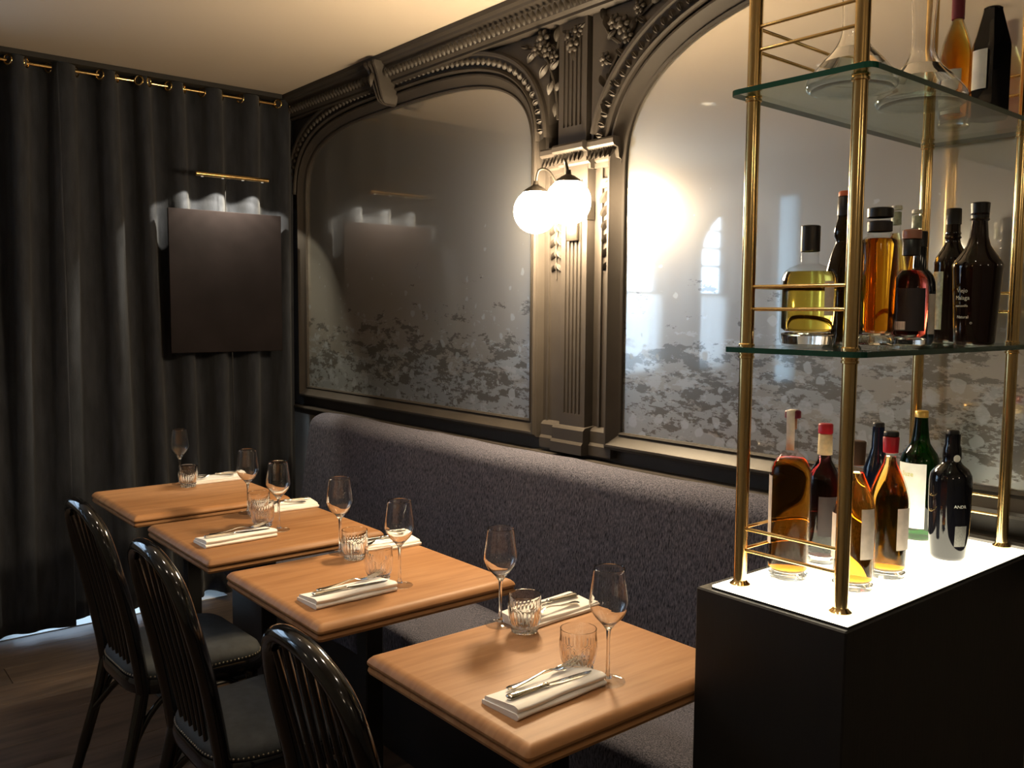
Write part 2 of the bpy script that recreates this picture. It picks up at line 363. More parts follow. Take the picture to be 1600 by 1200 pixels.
# front wall (only seen in the mirrors): arched opening + narrow frosted window
AX, AR, AZ = -4.19, .37, 1.95
poly_l = []
bm = bmesh.new()
def fw(x0, x1, z0, z1): box(bm, x0, x1, -1.34, -1.2, z0, z1)
fw(-4.68, AX-AR, 0, H); fw(AX+AR, -3.765, 0, H); fw(-3.765, -3.595, 0, 1.0); fw(-3.765, -3.595, 2.35, H); fw(-3.595, 2.3, 0, H)
n = 20
for i in range(n):
    a, b = PI-PI*i/n, PI-PI*(i+1)/n
    extrude_poly(bm, [(AX+AR*math.cos(a), AZ+AR*math.sin(a)), (AX+AR*math.cos(b), AZ+AR*math.sin(b)), (AX+AR*math.cos(b), H), (AX+AR*math.cos(a), H)], 'y', -1.34, -1.2)
tag(fin('wall_front', bm, m_walltaupe), kind='structure')
bm = bmesh.new(); box(bm, -4.68, -3.78, -2.55, -2.45, 0, H)
bm2 = bmesh.new(); box(bm2, -3.81, -3.78, -2.45, -1.34, 0, H)
tag(fin('wall_side_room', bm, m_walltaupe), kind='structure'); tag(fin('wall_side_room', bm2, m_walltaupe), kind='structure')
# windows: frames, bars, panes, cafe curtains on rods
def window(name, ya, yb, za, zb, bars, cafe=None):
    bm = bmesh.new()
    for (a, b, c, e) in ((ya, ya+.05, za, zb), (yb-.05, yb, za, zb), (ya+.05, yb-.05, za, za+.05), (ya+.05, yb-.05, zb-.05, zb)):
        box(bm, -4.80, -4.74, a, b, c, e)
    root = tag(fin(name, bm, pmat(name+'_paint', (.10, .10, .10), .5)), kind='structure')
    Box('pane', -4.772, -4.768, ya+.05, yb-.05, za+.05, zb-.05, m_pane, root)
    for z in bars: Box('glazing_bar', -4.785, -4.755, ya+.05, yb-.05, z-.008, z+.008, m_panel, root)
    if cafe:
        ca = thing('cafe_curtain', cafe[2], 'curtain', (-4.715, (ya+yb)/2, cafe[0]))
        N_ = 90; b2 = bmesh.new(); V = []
        for i in range(N_+1):
            y = ya+.01+(yb-ya-.02)*i/N_-(ya+yb)/2; x = .014*math.sin(i*1.15)+.006*math.sin(i*.37)
            V.append((b2.verts.new((x, y, 0)), b2.verts.new((x*1.2, y, cafe[1]-cafe[0]-.01))))
        for a, b in zip(V, V[1:]): b2.faces.new((a[0], b[0], b[1], a[1]))
        fin('sheer_cloth', b2, m_cafe, ca, smooth=70)
        b2 = bmesh.new(); tube(b2, [(0, (ya-yb)/2, cafe[1]-cafe[0]), (0, (yb-ya)/2, cafe[1]-cafe[0])], .012); fin('rod', b2, m_brassd, ca)
window('window_1', -1.06, .50, 1.0, 2.43, (1.9, 2.05, 2.2), (1.0, 1.66, 'white gathered sheer half curtain on the wide window seen in the mirror'))
window('window_2', -1.92, -1.36, 1.0, 2.40, (1.9, 2.05, 2.2), (1.0, 1.66, 'white sheer half curtain on the window past the arch in the mirror'))
tag(Box('trim_17', -4.68, -4.46, .60, 1.75, 0, .004, pmat('pale_bounce_strip', (.62, .60, .56), .5)), kind='structure')  # pale strip added to brighten the gap of daylight under the curtain hem
window('door_1', .75, 1.62, .012, 2.3, (1.0,))
tag(Box('window_3', -3.765, -3.595, -1.215, -1.205, 1.0, 2.35, m_frost), kind='structure')

# ------------------------------------------------------------------ panelled mirror wall
def offset(pts, k, closed=False):
    """pts in (x, z) walked left foot -> over the arch -> right foot; outward is left of travel"""
    out = []; n = len(pts)
    for i, p in enumerate(pts):
        a = pts[(i-1) % n] if (closed or i > 0) else pts[i]; b = pts[(i+1) % n] if (closed or i < n-1) else pts[i]
        t1 = Vector((p[0]-a[0], p[1]-a[1])); t2 = Vector((b[0]-p[0], b[1]-p[1]))
        if t1.length < 1e-9: t1 = t2
        if t2.length < 1e-9: t2 = t1
        t1.normalize(); t2.normalize(); n1 = Vector((-t1.y, t1.x)); n2 = Vector((-t2.y, t2.x)); m = n1+n2
        m = m/max(m.length_squared/2, .25) if m.length > 1e-6 else n1
        out.append((p[0]+m.x*k, p[1]+m.y*k))
    return out
def sweep(bm, pts, prof, closed=False):
    rows = [[bm.verts.new((p[0], y, p[1])) for p in offset(pts, k, closed)] for k, y in prof]; n = len(pts)
    for A, B in zip(rows, rows[1:]):
        for i in range(n if closed else n-1):
            j = (i+1) % n; bm.faces.new((A[i], A[j], B[j], B[i]))
def contour(cx, a, zs, R, n, zb, N=56):
    pts = [(cx-a, zb), (cx-a, 1.35), (cx-a, 1.7), (cx-a, zs)]
    for i in range(1, N):
        th = PI-PI*i/N; c, s = math.cos(th), math.sin(th); k = 2/n
        pts.append((cx+a*math.copysign(abs(c)**k, c), zs+R*abs(s)**k))
    return pts+[(cx+a, zs), (cx+a, 1.7), (cx+a, 1.35), (cx+a, zb)]
Z_IMP = 2.085
panel = tag(fin('trim_1', (lambda b: (box(b, -4.62, .8, 2.205, 2.234, .975, H-.001), b)[1])(bmesh.new()), m_panel), kind='structure')
# one carved leaf of the arch band (pointed, ribbed), facing -Y, tip along +Z
def leaf_mesh(w, h, t):
    b = bmesh.new(); K = 6; rows = []
    for i in range(K+1):
        s = i/K; ww = w*math.sin(PI*min(1, s*.93+.07))**.8*(1-.35*s); y = -t*math.sin(PI*min(1, .15+s*.85))
        rows.append([b.verts.new((-ww, 0, s*h)), b.verts.new((-ww*.45, y, s*h)), b.verts.new((0, y*.45, s*h)), b.verts.new((ww*.45, y, s*h)), b.verts.new((ww, 0, s*h))])
    for A, B in zip(rows, rows[1:]):
        for i in range(4): b.faces.new((A[i], A[i+1], B[i+1], B[i]))
    return b
def mirror(label, cx, a, zs, R, n, zb):
    root = thing('wall_mirror', label, 'mirror', (cx, 2.2, zb))
    C = [(x-cx, z-zb) for x, z in contour(cx, a, zs, R, n, zb)]
    b = bmesh.new(); cen = b.verts.new((0, 0, (zs-zb)*.5)); V = [b.verts.new((x, 0, z)) for x, z in C]
    for i in range(len(V)): b.faces.new((cen, V[i], V[(i+1) % len(V)]))
    fin('mirror_glass', b, m_mirror, root)
    b = bmesh.new()
    sweep(b, C, [(-.004, .0), (-.004, -.010), (.003, -.014), (.006, -.008), (.012, -.012), (.034, -.030), (.040, -.038), (.047, -.038), (.050, -.030), (.058, -.026), (.062, .004)], closed=True)
    fin('frame_moulding', b, m_panel, root, smooth=30)
    A = [p for p in C if p[1]+zb >= Z_IMP-.02]
    b = bmesh.new()
    sweep(b, A, [(.056, -.020), (.058, -.044), (.064, -.050), (.070, -.044), (.074, -.036), (.082, -.040), (.112, -.052), (.116, -.060), (.126, -.062), (.132, -.054), (.136, .004)])
    fin('arch_moulding', b, m_panel, root, smooth=30)
    # carved leaves along the band
    src = None; acc = 0; mid = offset(A, .079); step = .0345
    beadsrc = None; badd = 0; bead = offset(A, .066)
    for i in range(len(mid)-1):
        p, q = Vector(mid[i]), Vector(mid[i+1]); L_ = (q-p).length; t = (q-p).normalized()
        while acc < L_:
            c = p+t*acc; nrm = Vector((-t.y, t.x)); ang = math.atan2(nrm.x, nrm.y)
            if src is None:
                src = fin('carved_leaf', leaf_mesh(.0145, .034, .013), m_panel, root, smooth=60); src.location = (c.x, -.045, c.y); src.rotation_euler = (0, ang, 0)
            else: inst(src, 'carved_leaf', (c.x, -.045, c.y), (0, ang, 0), root)
            acc += step
        acc -= L_
    return root
CX1, CX2 = -3.470, -1.145
mirror('arched antique mirror on the left, its lower part clouded and spotted', CX1, .925, 2.05, .37, 3.3, 1.09)
mirror('arched antique mirror on the right, behind the brass bottle shelves', CX2, .930, 1.955, .475, 2.5, 1.09)
# spandrels (flat field round the arches, proud of the glass)
def spandrel(cx, a, zs, R, n, x0, x1):
    b = bmesh.new(); C = [p for p in contour(cx, a, zs, R, n, 1.09) if p[1] >= 1.95]; O = offset(C, .128); 
    O = [(min(max(p[0], x0), x1), min(p[1], H-.11)) for p in O]
    for p, q in zip(O, O[1:]):
        if abs(q[0]-p[0]) < 1e-5: continue
        extrude_poly(b, [p, q, (q[0], H-.1), (p[0], H-.1)], 'y', 2.16, 2.206)
    return b
tag(fin('trim_2', spandrel(CX1, .925, 2.05, .37, 3.3, -4.62, -2.36), m_panel), kind='structure')
tag(fin('trim_3', spandrel(CX2, .930, 1.955, .475, 2.5, -2.2, .8), m_panel), kind='structure')
# ceiling cornice: swept profile and a row of small leaves
b = bmesh.new()
extrude_poly(b, [(2.206, H-.001), (2.058, H-.001), (2.060, H-.018), (2.075, H-.026), (2.080, H-.034), (2.105, H-.052), (2.118, H-.085), (2.132, H-.094), (2.132, H-.104), (2.150, H-.112), (2.206, H-.112)], 'x', -4.62, .8)
corn = tag(fin('trim_4', b, m_panel), kind='structure')
b = bmesh.new(); x = -4.55
while x < -.2:
    g = leaf_mesh(.013, .036, .010); off = Vector((x, 2.104, H-.092)); vs = {v: b.verts.new((v.co.x+off.x, v.co.y+off.y-.002+v.co.z*-.35, v.co.z+off.z)) for v in g.verts}
    for f in g.faces: b.faces.new([vs[v] for v in f.verts])
    g.free(); x += .029
tag(fin('leaf_band', b, m_panel, corn, smooth=60), kind='stuff')
# dado ledge beneath the mirrors
b = bmesh.new()
extrude_poly(b, [(2.206, .985), (2.152, .985), (2.148, .978), (2.156, .970), (2.166, .966), (2.170, .950), (2.185, .940), (2.236, .940), (2.236, 1.0), (2.206, 1.0)], 'x', -4.62, .8)
tag(fin('trim_5', b, m_panel), kind='structure')
# pilaster with flutes, plinth and impost
PX0, PX1 = -2.352, -2.222
def pilaster(x0, x1, z0, z1, fz0, fz1, yf=2.166):
    b = bmesh.new(); box(b, x0, x1, yf+.006, 2.206, z0, z1)
    box(b, x0, x1, yf, yf+.0062, z0, fz0); box(b, x0, x1, yf, yf+.0062, fz1, z1)
    W = x1-x0; e = W*.17; nf = 5; fwid = (W-2*e)/(nf*2-1)*1.0
    box(b, x0, x0+e, yf, yf+.0062, fz0, fz1); box(b, x1-e, x1, yf, yf+.0062, fz0, fz1)
    for i in range(nf-1): xx = x0+e+(2*i+1)*fwid; box(b, xx, xx+fwid, yf, yf+.0062, fz0, fz1)
    return b
pil = tag(fin('trim_6', pilaster(PX0, PX1, 1.0, 2.03, 1.14, 1.96), m_panel), kind='structure')
tag(fin('trim_7', pilaster(PX0-.004, PX1+.006, Z_IMP, H-.1, Z_IMP+.06, H-.17, 2.15), m_panel), kind='structure')
b = bmesh.new()
for (x0, x1, yy) in ((-2.47, -2.10, 2.185), (PX0-.018, PX1+.014, 2.150)):
    extrude_poly(b, [(2.206, 1.0), (yy-.012, 1.0), (yy-.012, 1.035), (yy-.004, 1.045), (yy-.004, 1.085), (yy+.006, 1.095), (2.206, 1.10)], 'x', x0, x1)
tag(fin('trim_8', b, m_panel, smooth=20), kind='structure')
b = bmesh.new(); IX0, IX1 = -2.452, -2.085
for (x0, x1, yy) in ((IX0, IX1, 2.146), (PX0-.012, PX1+.012, 2.126)):
    extrude_poly(b, [(2.206, 1.995), (yy+.042, 1.995), (yy+.040, 2.012), (yy+.030, 2.018), (yy+.024, 2.050), (yy+.006, 2.056), (yy, 2.062), (yy, 2.078), (yy+.004, Z_IMP), (2.206, Z_IMP)], 'x', x0, x1)
imp = tag(fin('trim_9', b, m_panel), kind='structure')
src = None; x = IX0+.012
while x < IX1-.008:
    yy = 2.138 if PX0-.012 < x < PX1+.012 else 2.158
    if src is None: src = fin('egg_carving', leaf_mesh(.0095, .042, .016), m_panel, imp, smooth=60); src.location = (x, yy, 2.058); src.rotation_euler = (PI-.25, 0, 0)
    else: inst(src, 'egg_carving', (x, yy, 2.058), (PI-.25, 0, 0), imp)
    x += .021
# side panels' raised beads between pilaster and mirror frames
b = bmesh.new()
for xx in (-2.455, -2.372, -2.185, -2.115): box(b, xx-.005, xx+.005, 2.196, 2.206, 1.10, 1.995)
tag(fin('trim_10', b, m_panel), kind='structure')
# carved drops of leaves on both flanks
leafbig = None
def put_leaf(parent, x, y, z, ang, sc, tilt=0):
    global leafbig
    if leafbig is None:
        leafbig = fin('carved_leaf', leaf_mesh(.012, .05, .014), m_panel, parent, smooth=60); o = leafbig
    else: o = inst(leafbig, 'carved_leaf', (0, 0, 0), parent=parent)
    o.location = (x, y, z); o.rotation_euler = (tilt, ang, 0); o.scale = (sc, sc, sc); return o
for nm, cx in (('trim_11', -2.413), ('trim_12', -2.150)):
    b = bmesh.new(); box(b, cx-.030, cx+.030, 2.190, 2.206, 1.925, 1.960, .003, 1)
    ball(b, (cx, 2.196, 1.94), .014, .010, .012); tube(b, [(cx, 2.2, 1.93), (cx+.004, 2.2, 1.82), (cx-.004, 2.2, 1.72), (cx, 2.2, 1.62)], [.004, .004, .003, .002], 6)
    root = tag(fin(nm, b, m_panel, smooth=40), kind='structure')
    for k in range(6):
        z = 1.915-k*.048; s = 1.3-.11*k
        put_leaf(root, cx-.004, 2.203, z, PI+.75, s); put_leaf(root, cx+.004, 2.203, z, PI-.75, s); ball_b = None
        put_leaf(root, cx, 2.200, z+.006, PI, s*.8)
# sprays of flowers in the spandrels and on the pilaster head
def spray(nm, pts, blooms, leaves):
    b = bmesh.new()
    for path in pts: tube(b, spline([(x, 2.155, z) for x, z in path], 5), .006, 6)
    root = tag(fin(nm, b, m_panel, smooth=50), kind='structure')
    for x, z, s in blooms:
        b = bmesh.new(); ball(b, (0, -.014*s, 0), .008*s, seg=8, rings=5)
        for k in range(6):
            a = k*PI/3; M = Matrix.Rotation(-a, 3, 'Y'); ball(b, M @ Vector((.014*s, -.006*s, 0)), .010*s, .007*s, .007*s, 8, 5, M)
        o = fin('carved_blossom', b, m_panel, root, smooth=60); o.location = (x, 2.155, z)
    for x, z, ang, s in leaves: put_leaf(root, x, 2.155, z, ang, s)
spray('trim_13', [[(-2.52, 2.46), (-2.46, 2.43), (-2.41, 2.37), (-2.375, 2.27), (-2.365, 2.18)], [(-2.41, 2.37), (-2.37, 2.43), (-2.36, 2.50)]],
      [(-2.475, 2.445, 1.2), (-2.44, 2.475, 1.5), (-2.42, 2.43, 1.2), (-2.385, 2.40, 1.0)],
      [(-2.53, 2.465, -1.3, .9), (-2.49, 2.44, -2.2, 1.1), (-2.45, 2.41, -.5, 1.1), (-2.42, 2.38, -2.3, 1.2), (-2.40, 2.36, 1.0, 1.0), (-2.39, 2.32, -2.6, 1.1), (-2.375, 2.28, .5, .8), (-2.37, 2.24, 3.4, 1.0), (-2.375, 2.45, .3, 1.2), (-2.37, 2.42, -.9, .9)])
spray('trim_14', [[(-1.93, 2.47), (-2.0, 2.43), (-2.06, 2.37), (-2.12, 2.27), (-2.145, 2.15)], [(-2.06, 2.37), (-2.12, 2.42), (-2.15, 2.49)]],
      [(-2.05, 2.43, 1.4), (-2.09, 2.45, 1.2), (-2.03, 2.39, 1.1), (-2.13, 2.34, 1.1), (-1.98, 2.47, 1.1)],
      [(-1.93, 2.47, 1.3, .9), (-1.99, 2.44, 2.2, 1.1), (-2.02, 2.40, .5, 1.1), (-2.08, 2.36, 2.3, 1.2), (-2.10, 2.32, -1.0, 1.1), (-2.12, 2.29, 2.6, 1.2), (-2.135, 2.25, -.5, 1.0), (-2.14, 2.21, 2.9, 1.1), (-2.145, 2.17, .3, .8), (-2.12, 2.43, -.3, 1.2), (-2.12, 2.40, .9, .9), (-2.145, 2.47, 0, 1)])
spray('trim_15', [[(-2.30, 2.47), (-2.285, 2.42)]], [(-2.30, 2.45, 1.2), (-2.265, 2.46, 1.1), (-2.285, 2.42, 1.3)],
      [(-2.30, 2.44, 3.6, .9), (-2.27, 2.44, 2.7, .9), (-2.285, 2.41, PI, 1.0), (-2.31, 2.46, -1, .9), (-2.26, 2.46, 1, .9)])
# keystone console over the left arch
b = bmesh.new()
KS = [(2.590, .056, 2.040), (2.575, .054, 2.038), (2.560, .046, 2.050), (2.535, .042, 2.062), (2.505, .038, 2.072), (2.475, .034, 2.082), (2.450, .031, 2.090), (2.432, .027, 2.098), (2.420, .018, 2.112), (2.414, .006, 2.130)]
rows = []
for z, hw, yf in KS:
    rib = [(-1, .10), (-1, 0), (-.80, -.004), (-.55, .0), (-.48, .012), (-.30, .004), (0, -.004), (.30, .004), (.48, .012), (.55, 0), (.80, -.004), (1, 0), (1, .10)]
    rows.append([b.verts.new((CX1+k*hw*.82, min(yf+dy, 2.17), z)) for k, dy in rib])
for A, B in zip(rows, rows[1:]):
    for i in range(len(A)-1): b.faces.new((A[i], A[i+1], B[i+1], B[i]))
b.faces.new(rows[0]); b.faces.new(rows[-1])
key = tag(fin('trim_16', b, m_panel, smooth=25), kind='structure')
ks_ = put_leaf(key, CX1, 2.062, 2.545, PI, 1.3, .20)

# ================================================================== CURTAINS
SEG = [.60, .76, .925, 1.132, 1.30, 1.44, 1.61, 1.805, 1.998, 2.16]     # rod shows here: cloth passes behind it
XC = -4.42
def phase(y):
    if y <= SEG[0]: return (y-SEG[0])/.17
    for i in range(len(SEG)-1):
        if y <= SEG[i+1]: return i+(y-SEG[i])/(SEG[i+1]-SEG[i])
    return len(SEG)-1+(y-SEG[-1])/.17
def cx_top(y, z):
    A = .045*(1-.75*max(0, min(1, (1.35-y)/.4))*max(0, (1-z/1.6))); p = phase(y); s = (H-.03-z)/H
    ph = p+.10*math.sin(y*7+1.0)*s*2.0+.25*s*math.sin(y*3.1)
    v = -math.cos(2*PI*ph)
    v = math.copysign(abs(v)**.75, v)
    return XC+A*(1+.25*s)*v+.014*s*math.sin(y*11.3+2*s)+.008*s*math.sin(y*23)-.008*s
def curtain(label, y0, y1, hem, dx=0):
    root = thing('curtain', label, 'curtain', (XC, (y0+y1)/2, 0))
    b = bmesh.new(); ny = int((y1-y0)/.0065); nz = 26; G = []
    for j in range(nz+1):
        z = hem+(H-.024-hem)*j/nz
        G.append([b.verts.new((cx_top(y0+(y1-y0)*i/ny, z)-XC+dx*(1-j/nz), y0+(y1-y0)*i/ny-(y0+y1)/2, z)) for i in range(ny+1)])
    for j in range(nz):
        for i in range(ny): b.faces.new((G[j][i], G[j][i+1], G[j+1][i+1], G[j+1][i]))
    o = fin('curtain_cloth', b, m_curtain, root, smooth=80, recalc=False)
    so = o.modifiers.new('thick', 'SOLIDIFY'); so.thickness = .003
    src = None
    for s in SEG:
        for k in (-1, 1):
            yy = s+k*.047
            if y0 < yy < y1:
                b = bmesh.new(); R, rr = .021, .0042; seg = 20
                P = [[b.verts.new(((rr*math.cos(2*PI*q/8)), (R+rr*math.sin(2*PI*q/8))*math.cos(2*PI*t/seg), (R+rr*math.sin(2*PI*q/8))*math.sin(2*PI*t/seg))) for q in range(8)] for t in range(seg)]
                for t in range(seg):
                    for q in range(8): b.faces.new((P[t][q], P[t][(q+1) % 8], P[(t+1) % seg][(q+1) % 8], P[(t+1) % seg][q]))
                o = fin('eyelet', b, m_brass, root, smooth=80); e = .004
                sl = (cx_top(yy+e, 2.57)-cx_top(yy-e, 2.57))/(2*e)
                o.location = (cx_top(yy, 2.57)-XC, yy-(y0+y1)/2, 2.57); o.rotation_euler = (0, 0, -math.atan(sl)*.9)
    return root
tag(Box('trim_18', -4.679, -4.372, .20, 2.055, H-.023, H-.001, pmat('light_block_board', (.012, .011, .011), .7)), kind='structure')  # dark board added to block light leaking over the curtains, reads as dark gap
curtain('dark grey curtain panel at the far left edge of the window wall', .30, 1.0, .028, .02)
curtain('dark charcoal curtain behind the black panel, reaching the mirror wall', .99, 2.155, .045, -.01)
ro = thing('curtain_rod', 'thin brass rod threaded through the curtain eyelets under the ceiling', 'rod', (XC, 1.2, 2.57))
b = bmesh.new(); tube(b, [(0, -.95, 0), (0, .90, 0)], .0085, 12); fin('rod', b, m_brass, ro, smooth=60)
for y in (-.9, .86):
    b = bmesh.new(); tube(b, [(0, y, 0), (0, y, H-2.57-.024)], .006, 8); ball(b, (0, y, 0), .012); fin('bracket', b, m_brass, ro, smooth=60)

# black square panel and picture light
YP0, YP1 = 1.445, 2.018
art = thing('black_panel', 'matt black square panel hung in front of the curtain', 'panel', (-4.335, (YP0+YP1)/2, 1.29))
Box('board', -.006, .008, -(YP1-YP0)/2, (YP1-YP0)/2, 0, .695, m_art, art, .002, 1)
b = bmesh.new(); tube(b, [(-.004, .02, .002), (-.01, .024, -.25), (-.03, .03, -.72)], .003, 6); fin('power_cord', b, m_blackmetal, art)
pl_ = thing('picture_light', 'slim brass picture light bar above the black panel', 'lamp', (-4.235, 1.728, 2.144))
b = bmesh.new(); tube(b, [(0, -.181, 0), (0, .181, 0)], .0105, 16); fin('lamp_bar', b, m_brass, pl_, smooth=50)
b = bmesh.new(); tube(b, [(0, 0, 0), (-.075, 0, -.012), (-.095, 0, -.03), (-.099, 0, -.16)], .0022, 8); fin('lamp_arm', b, m_blackmetal, pl_, smooth=50)
for k, y in enumerate((-.15, -.05, .05, .15)):
    b = bmesh.new(); lathe(b, [(0, 0), (.006, 0), (.006, .003), (0, .003)], 10, (0, y, -.0135)); fin('lens', b, e_led, pl_)
    ld = bpy.data.lights.new('picture_spot', 'SPOT'); ld.energy = K_PIC; ld.color = (1, .88, .66); ld.spot_size = math.radians(104); ld.spot_blend = .2; ld.shadow_soft_size = .004
    lo = bpy.data.objects.new('picture_spot', ld); COL.objects.link(lo); lo.parent = pl_; lo.location = (-.002, y, -.017)
    lo.rotation_euler = (0, math.radians(21), 0)       # tilted back onto the cloth

# ================================================================== WALL LAMP
lamp = thing('wall_lamp', 'two-armed wall lamp with glowing opal globes on the fluted pilaster', 'lamp', (-2.285, 2.165, 1.80))
b = bmesh.new(); box(b, -.028, .028, -.014, 0, -.05, .09, .004, 2); fin('backplate', b, m_iron, lamp, smooth=40)
b = bmesh.new(); box(b, .060, .067, -.004, .034, .02, .085, .001, 1); fin('side_clip', b, m_iron, lamp)
for s, gy, gz in ((-1, -.108, .052), (1, -.108, .070)):
    gx = s*.083
    b = bmesh.new(); tube(b, spline([(s*.012, -.012, .05), (s*.02, -.05, .12), (s*.04, -.085, gz+.135), (gx*.8, gy, gz+.140), (gx, gy, gz+.095)], 7), .0045, 10); fin('lamp_arm', b, m_iron, lamp, smooth=60)
    b = bmesh.new(); lathe(b, [(.0, .03), (.008, .028), (.010, .014), (.022, .008), (.040, -.004), (.046, -.012), (.042, -.010), (0, -.002)], 24, (gx, gy, gz+.077)); fin('gallery', b, m_iron, lamp, smooth=50)
    b = bmesh.new(); g = bmesh.ops.create_uvsphere(b, u_segments=28, v_segments=18, radius=.077)['verts']
    for v in g: v.co += Vector((gx, gy, gz))
    fin('globe', b, e_globe, lamp, smooth=80)

# small sconce on the wall opposite, seen only in the mirror
sc_ = thing('wall_sconce', 'small glowing round sconce on the opposite wall, seen in the right mirror', 'lamp', (-2.47, -1.2, 1.88))
b = bmesh.new(); tube(b, [(0, 0, 0), (0, .05, 0)], .02, 12); fin('backplate', b, m_brassd, sc_)
b = bmesh.new(); ball(b, (0, .095, 0), .055, seg=20, rings=12); fin('globe', b, e_sconce, sc_, smooth=80)

# recessed ceiling spots over the tables (outside the frame)
spots = [(-3.05, .55), (-2.25, .75), (-1.45, .95), (-.65, 1.0), (-1.6, -.3), (.4, .1)]
for i, (x, y) in enumerate(spots):
    s_ = thing('ceiling_spot', ['recessed spot over the farthest table', 'recessed spot over the third table', 'recessed spot over the nearest table', 'recessed spot before the bottle cabinet', 'recessed spot by the opposite wall', 'recessed spot over the viewer'][i]+' in the ceiling', 'lamp', (x, y, H), 0, 'recessed spots above the tables')
    b = bmesh.new(); lathe(b, [(.045, -.001), (.047, -.006), (.034, -.006), (.032, -.001)], 24); fin('trim_ring', b, m_brassd, s_, smooth=40)
    b = bmesh.new(); lathe(b, [(0, -.003), (.028, -.003)], 20); fin('lens', b, e_spot, s_)
    ld = bpy.data.lights.new('ceiling_spot_beam', 'SPOT'); ld.energy = K_SPOT*(1.0 if i < 4 else .7); ld.color = (1, .86, .68)
    ld.spot_size = math.radians(105); ld.spot_blend = .7; ld.shadow_soft_size = .03
    lo = bpy.data.objects.new('ceiling_spot_beam', ld); COL.objects.link(lo); lo.parent = s_; lo.location = (0, 0, -.012)

for i, (x, y) in enumerate(((.9, -.5), (1.7, 1.0))):  # hanging fill lights, added out of view to brighten the room
    p_ = thing('fill_globe', ['added fill light globe behind the viewer, out of view', 'added fill light globe right of the cabinet, out of view', 'added fill light globe by the opposite wall'][i], 'lamp', (x, y, H), 0, 'added fill light globes out of view')
    b = bmesh.new(); tube(b, [(0, 0, 0), (0, 0, -.30)], .004, 8); fin('cable', b, m_blackmetal, p_)
    b = bmesh.new(); ball(b, (0, 0, -.40), .10, seg=24, rings=14); fin('globe', b, e_fill, p_, smooth=80)
# ================================================================== BENCH
bench = thing('banquette', 'long charcoal tweed banquette bench under the mirrors', 'bench', (-2.49, 1.9, 0))
def rounded(poly, rad, k=5):
    out = []; n = len(poly)
    for i, p in enumerate(poly):
        p = Vector(p); a = Vector(poly[i-1]); c = Vector(poly[(i+1) % n]); R = rad[i] if isinstance(rad, list) else rad
        if R <= 0: out.append(tuple(p)); continue
        u1 = (a-p); u2 = (c-p); R = min(R, u1.length*.49, u2.length*.49); s = p+u1.normalized()*R; e = p+u2.normalized()*R
        for j in range(k+1):
            t = j/k; out.append(tuple(s*(1-t)**2+p*2*t*(1-t)+e*t*t))
    return out
def XL(x): return x+2.49
def cushion(name, poly, rad, x0, x1, er=.03):
    b = bmesh.new(); pr = rounded(poly, rad, 7); cy = sum(p[0] for p in pr)/len(pr); cz = sum(p[1] for p in pr)/len(pr)
    xs_ = [(x0, er), (x0+er*.3, er*.4), (x0+er, 0)]+[(x0+er+(x1-x0-2*er)*k/24, 0) for k in range(1, 24)]+[(x1-er, 0), (x1-er*.3, er*.4), (x1, er)]
    rows = []
    for x, ins in xs_:
        row = []
        for p in pr:
            vy, vz = p[0]-cy, p[1]-cz; L_ = math.hypot(vy, vz); k = (L_-ins)/L_; wv = .003*math.sin(x*9+p[1]*5)+.002*math.sin(x*23)
            row.append(b.verts.new((x, cy+vy*k+(wv if p[0] < cy else 0), cz+vz*k+(wv*.7 if p[1] > cz else 0))))
        rows.append(row)
    n = len(pr)
    for A, B in zip(rows, rows[1:]):
        for i in range(n): b.faces.new((A[i], A[(i+1) % n], B[(i+1) % n], B[i]))
    b.faces.new(rows[0]); b.faces.new(rows[-1]); return fin(name, b, m_bench, bench, smooth=50)
BX0, BX1 = -3.90, -1.092
cushion('backrest', [(-.03, .42), (.045, .985), (.12, 1.015), (.225, .985), (.225, .42)], [.0, .05, .06, .04, 0], XL(BX0), XL(BX1))
cushion('seat_cushion', [(-.40, .30), (-.41, .475), (.03, .455), (.03, .30)], [.01, .045, .02, .0], XL(BX0), XL(BX1))
Box('bench_base', XL(BX0+.02), XL(BX1-.005), -.355, .215, 0, .302, m_blackmetal, bench)

# ================================================================== TABLES
def make_table():
    t = thing('dining_table', 'x', 'table', (0, 0, 0))
    hx, hy = .285, .305
    b = bmesh.new(); pr = [(.0, .7265), (.002, .7300), (.002, .7345), (-.001, .7400), (-.008, .7465), (-.014, .7490), (-.020, .7500)]
    def ring(off, z): 
        P = rounded([(-hx-off, -hy-off), (hx+off, -hy-off), (hx+off, hy+off), (-hx-off, hy+off)], .010+off*.4, 4); return [b.verts.new((p[0], p[1], z)) for p in P]
    R = [ring(o, z) for o, z in pr]
    for A, B in zip(R, R[1:]):
        n = len(A)
        for i in range(n): b.faces.new((A[i], A[(i+1) % n], B[(i+1) % n], B[i]))
    b.faces.new(R[-1]); b.faces.new(R[0][::-1]); fin('tabletop', b, m_oak, t, smooth=25)
    b = bmesh.new(); R = [ring(o, z) for o, z in [(-.012, .706), (-.002, .708), (.001, .715), (-.001, .7225), (-.006, .7240), (-.006, .7268)]]
    for A, B in zip(R, R[1:]):
        n = len(A)
        for i in range(n): b.faces.new((A[i], A[(i+1) % n], B[(i+1) % n], B[i]))
    b.faces.new(R[-1]); b.faces.new(R[0][::-1]); fin('edge_moulding', b, m_oak, t, smooth=25)
    Box('top_plate', -.17, .17, -.17, .17, .696, .707, m_blackmetal, t, .002, 1)
    Box('pedestal', -.028, .028, -.028, .028, .012, .697, m_blackmetal, t, .003, 1)
    Box('foot_plate', -.20, .20, -.20, .20, 0, .013, m_blackmetal, t, .004, 1)
    return t
TX = [-3.590, -2.868, -2.160, -1.375]; TY = 1.262
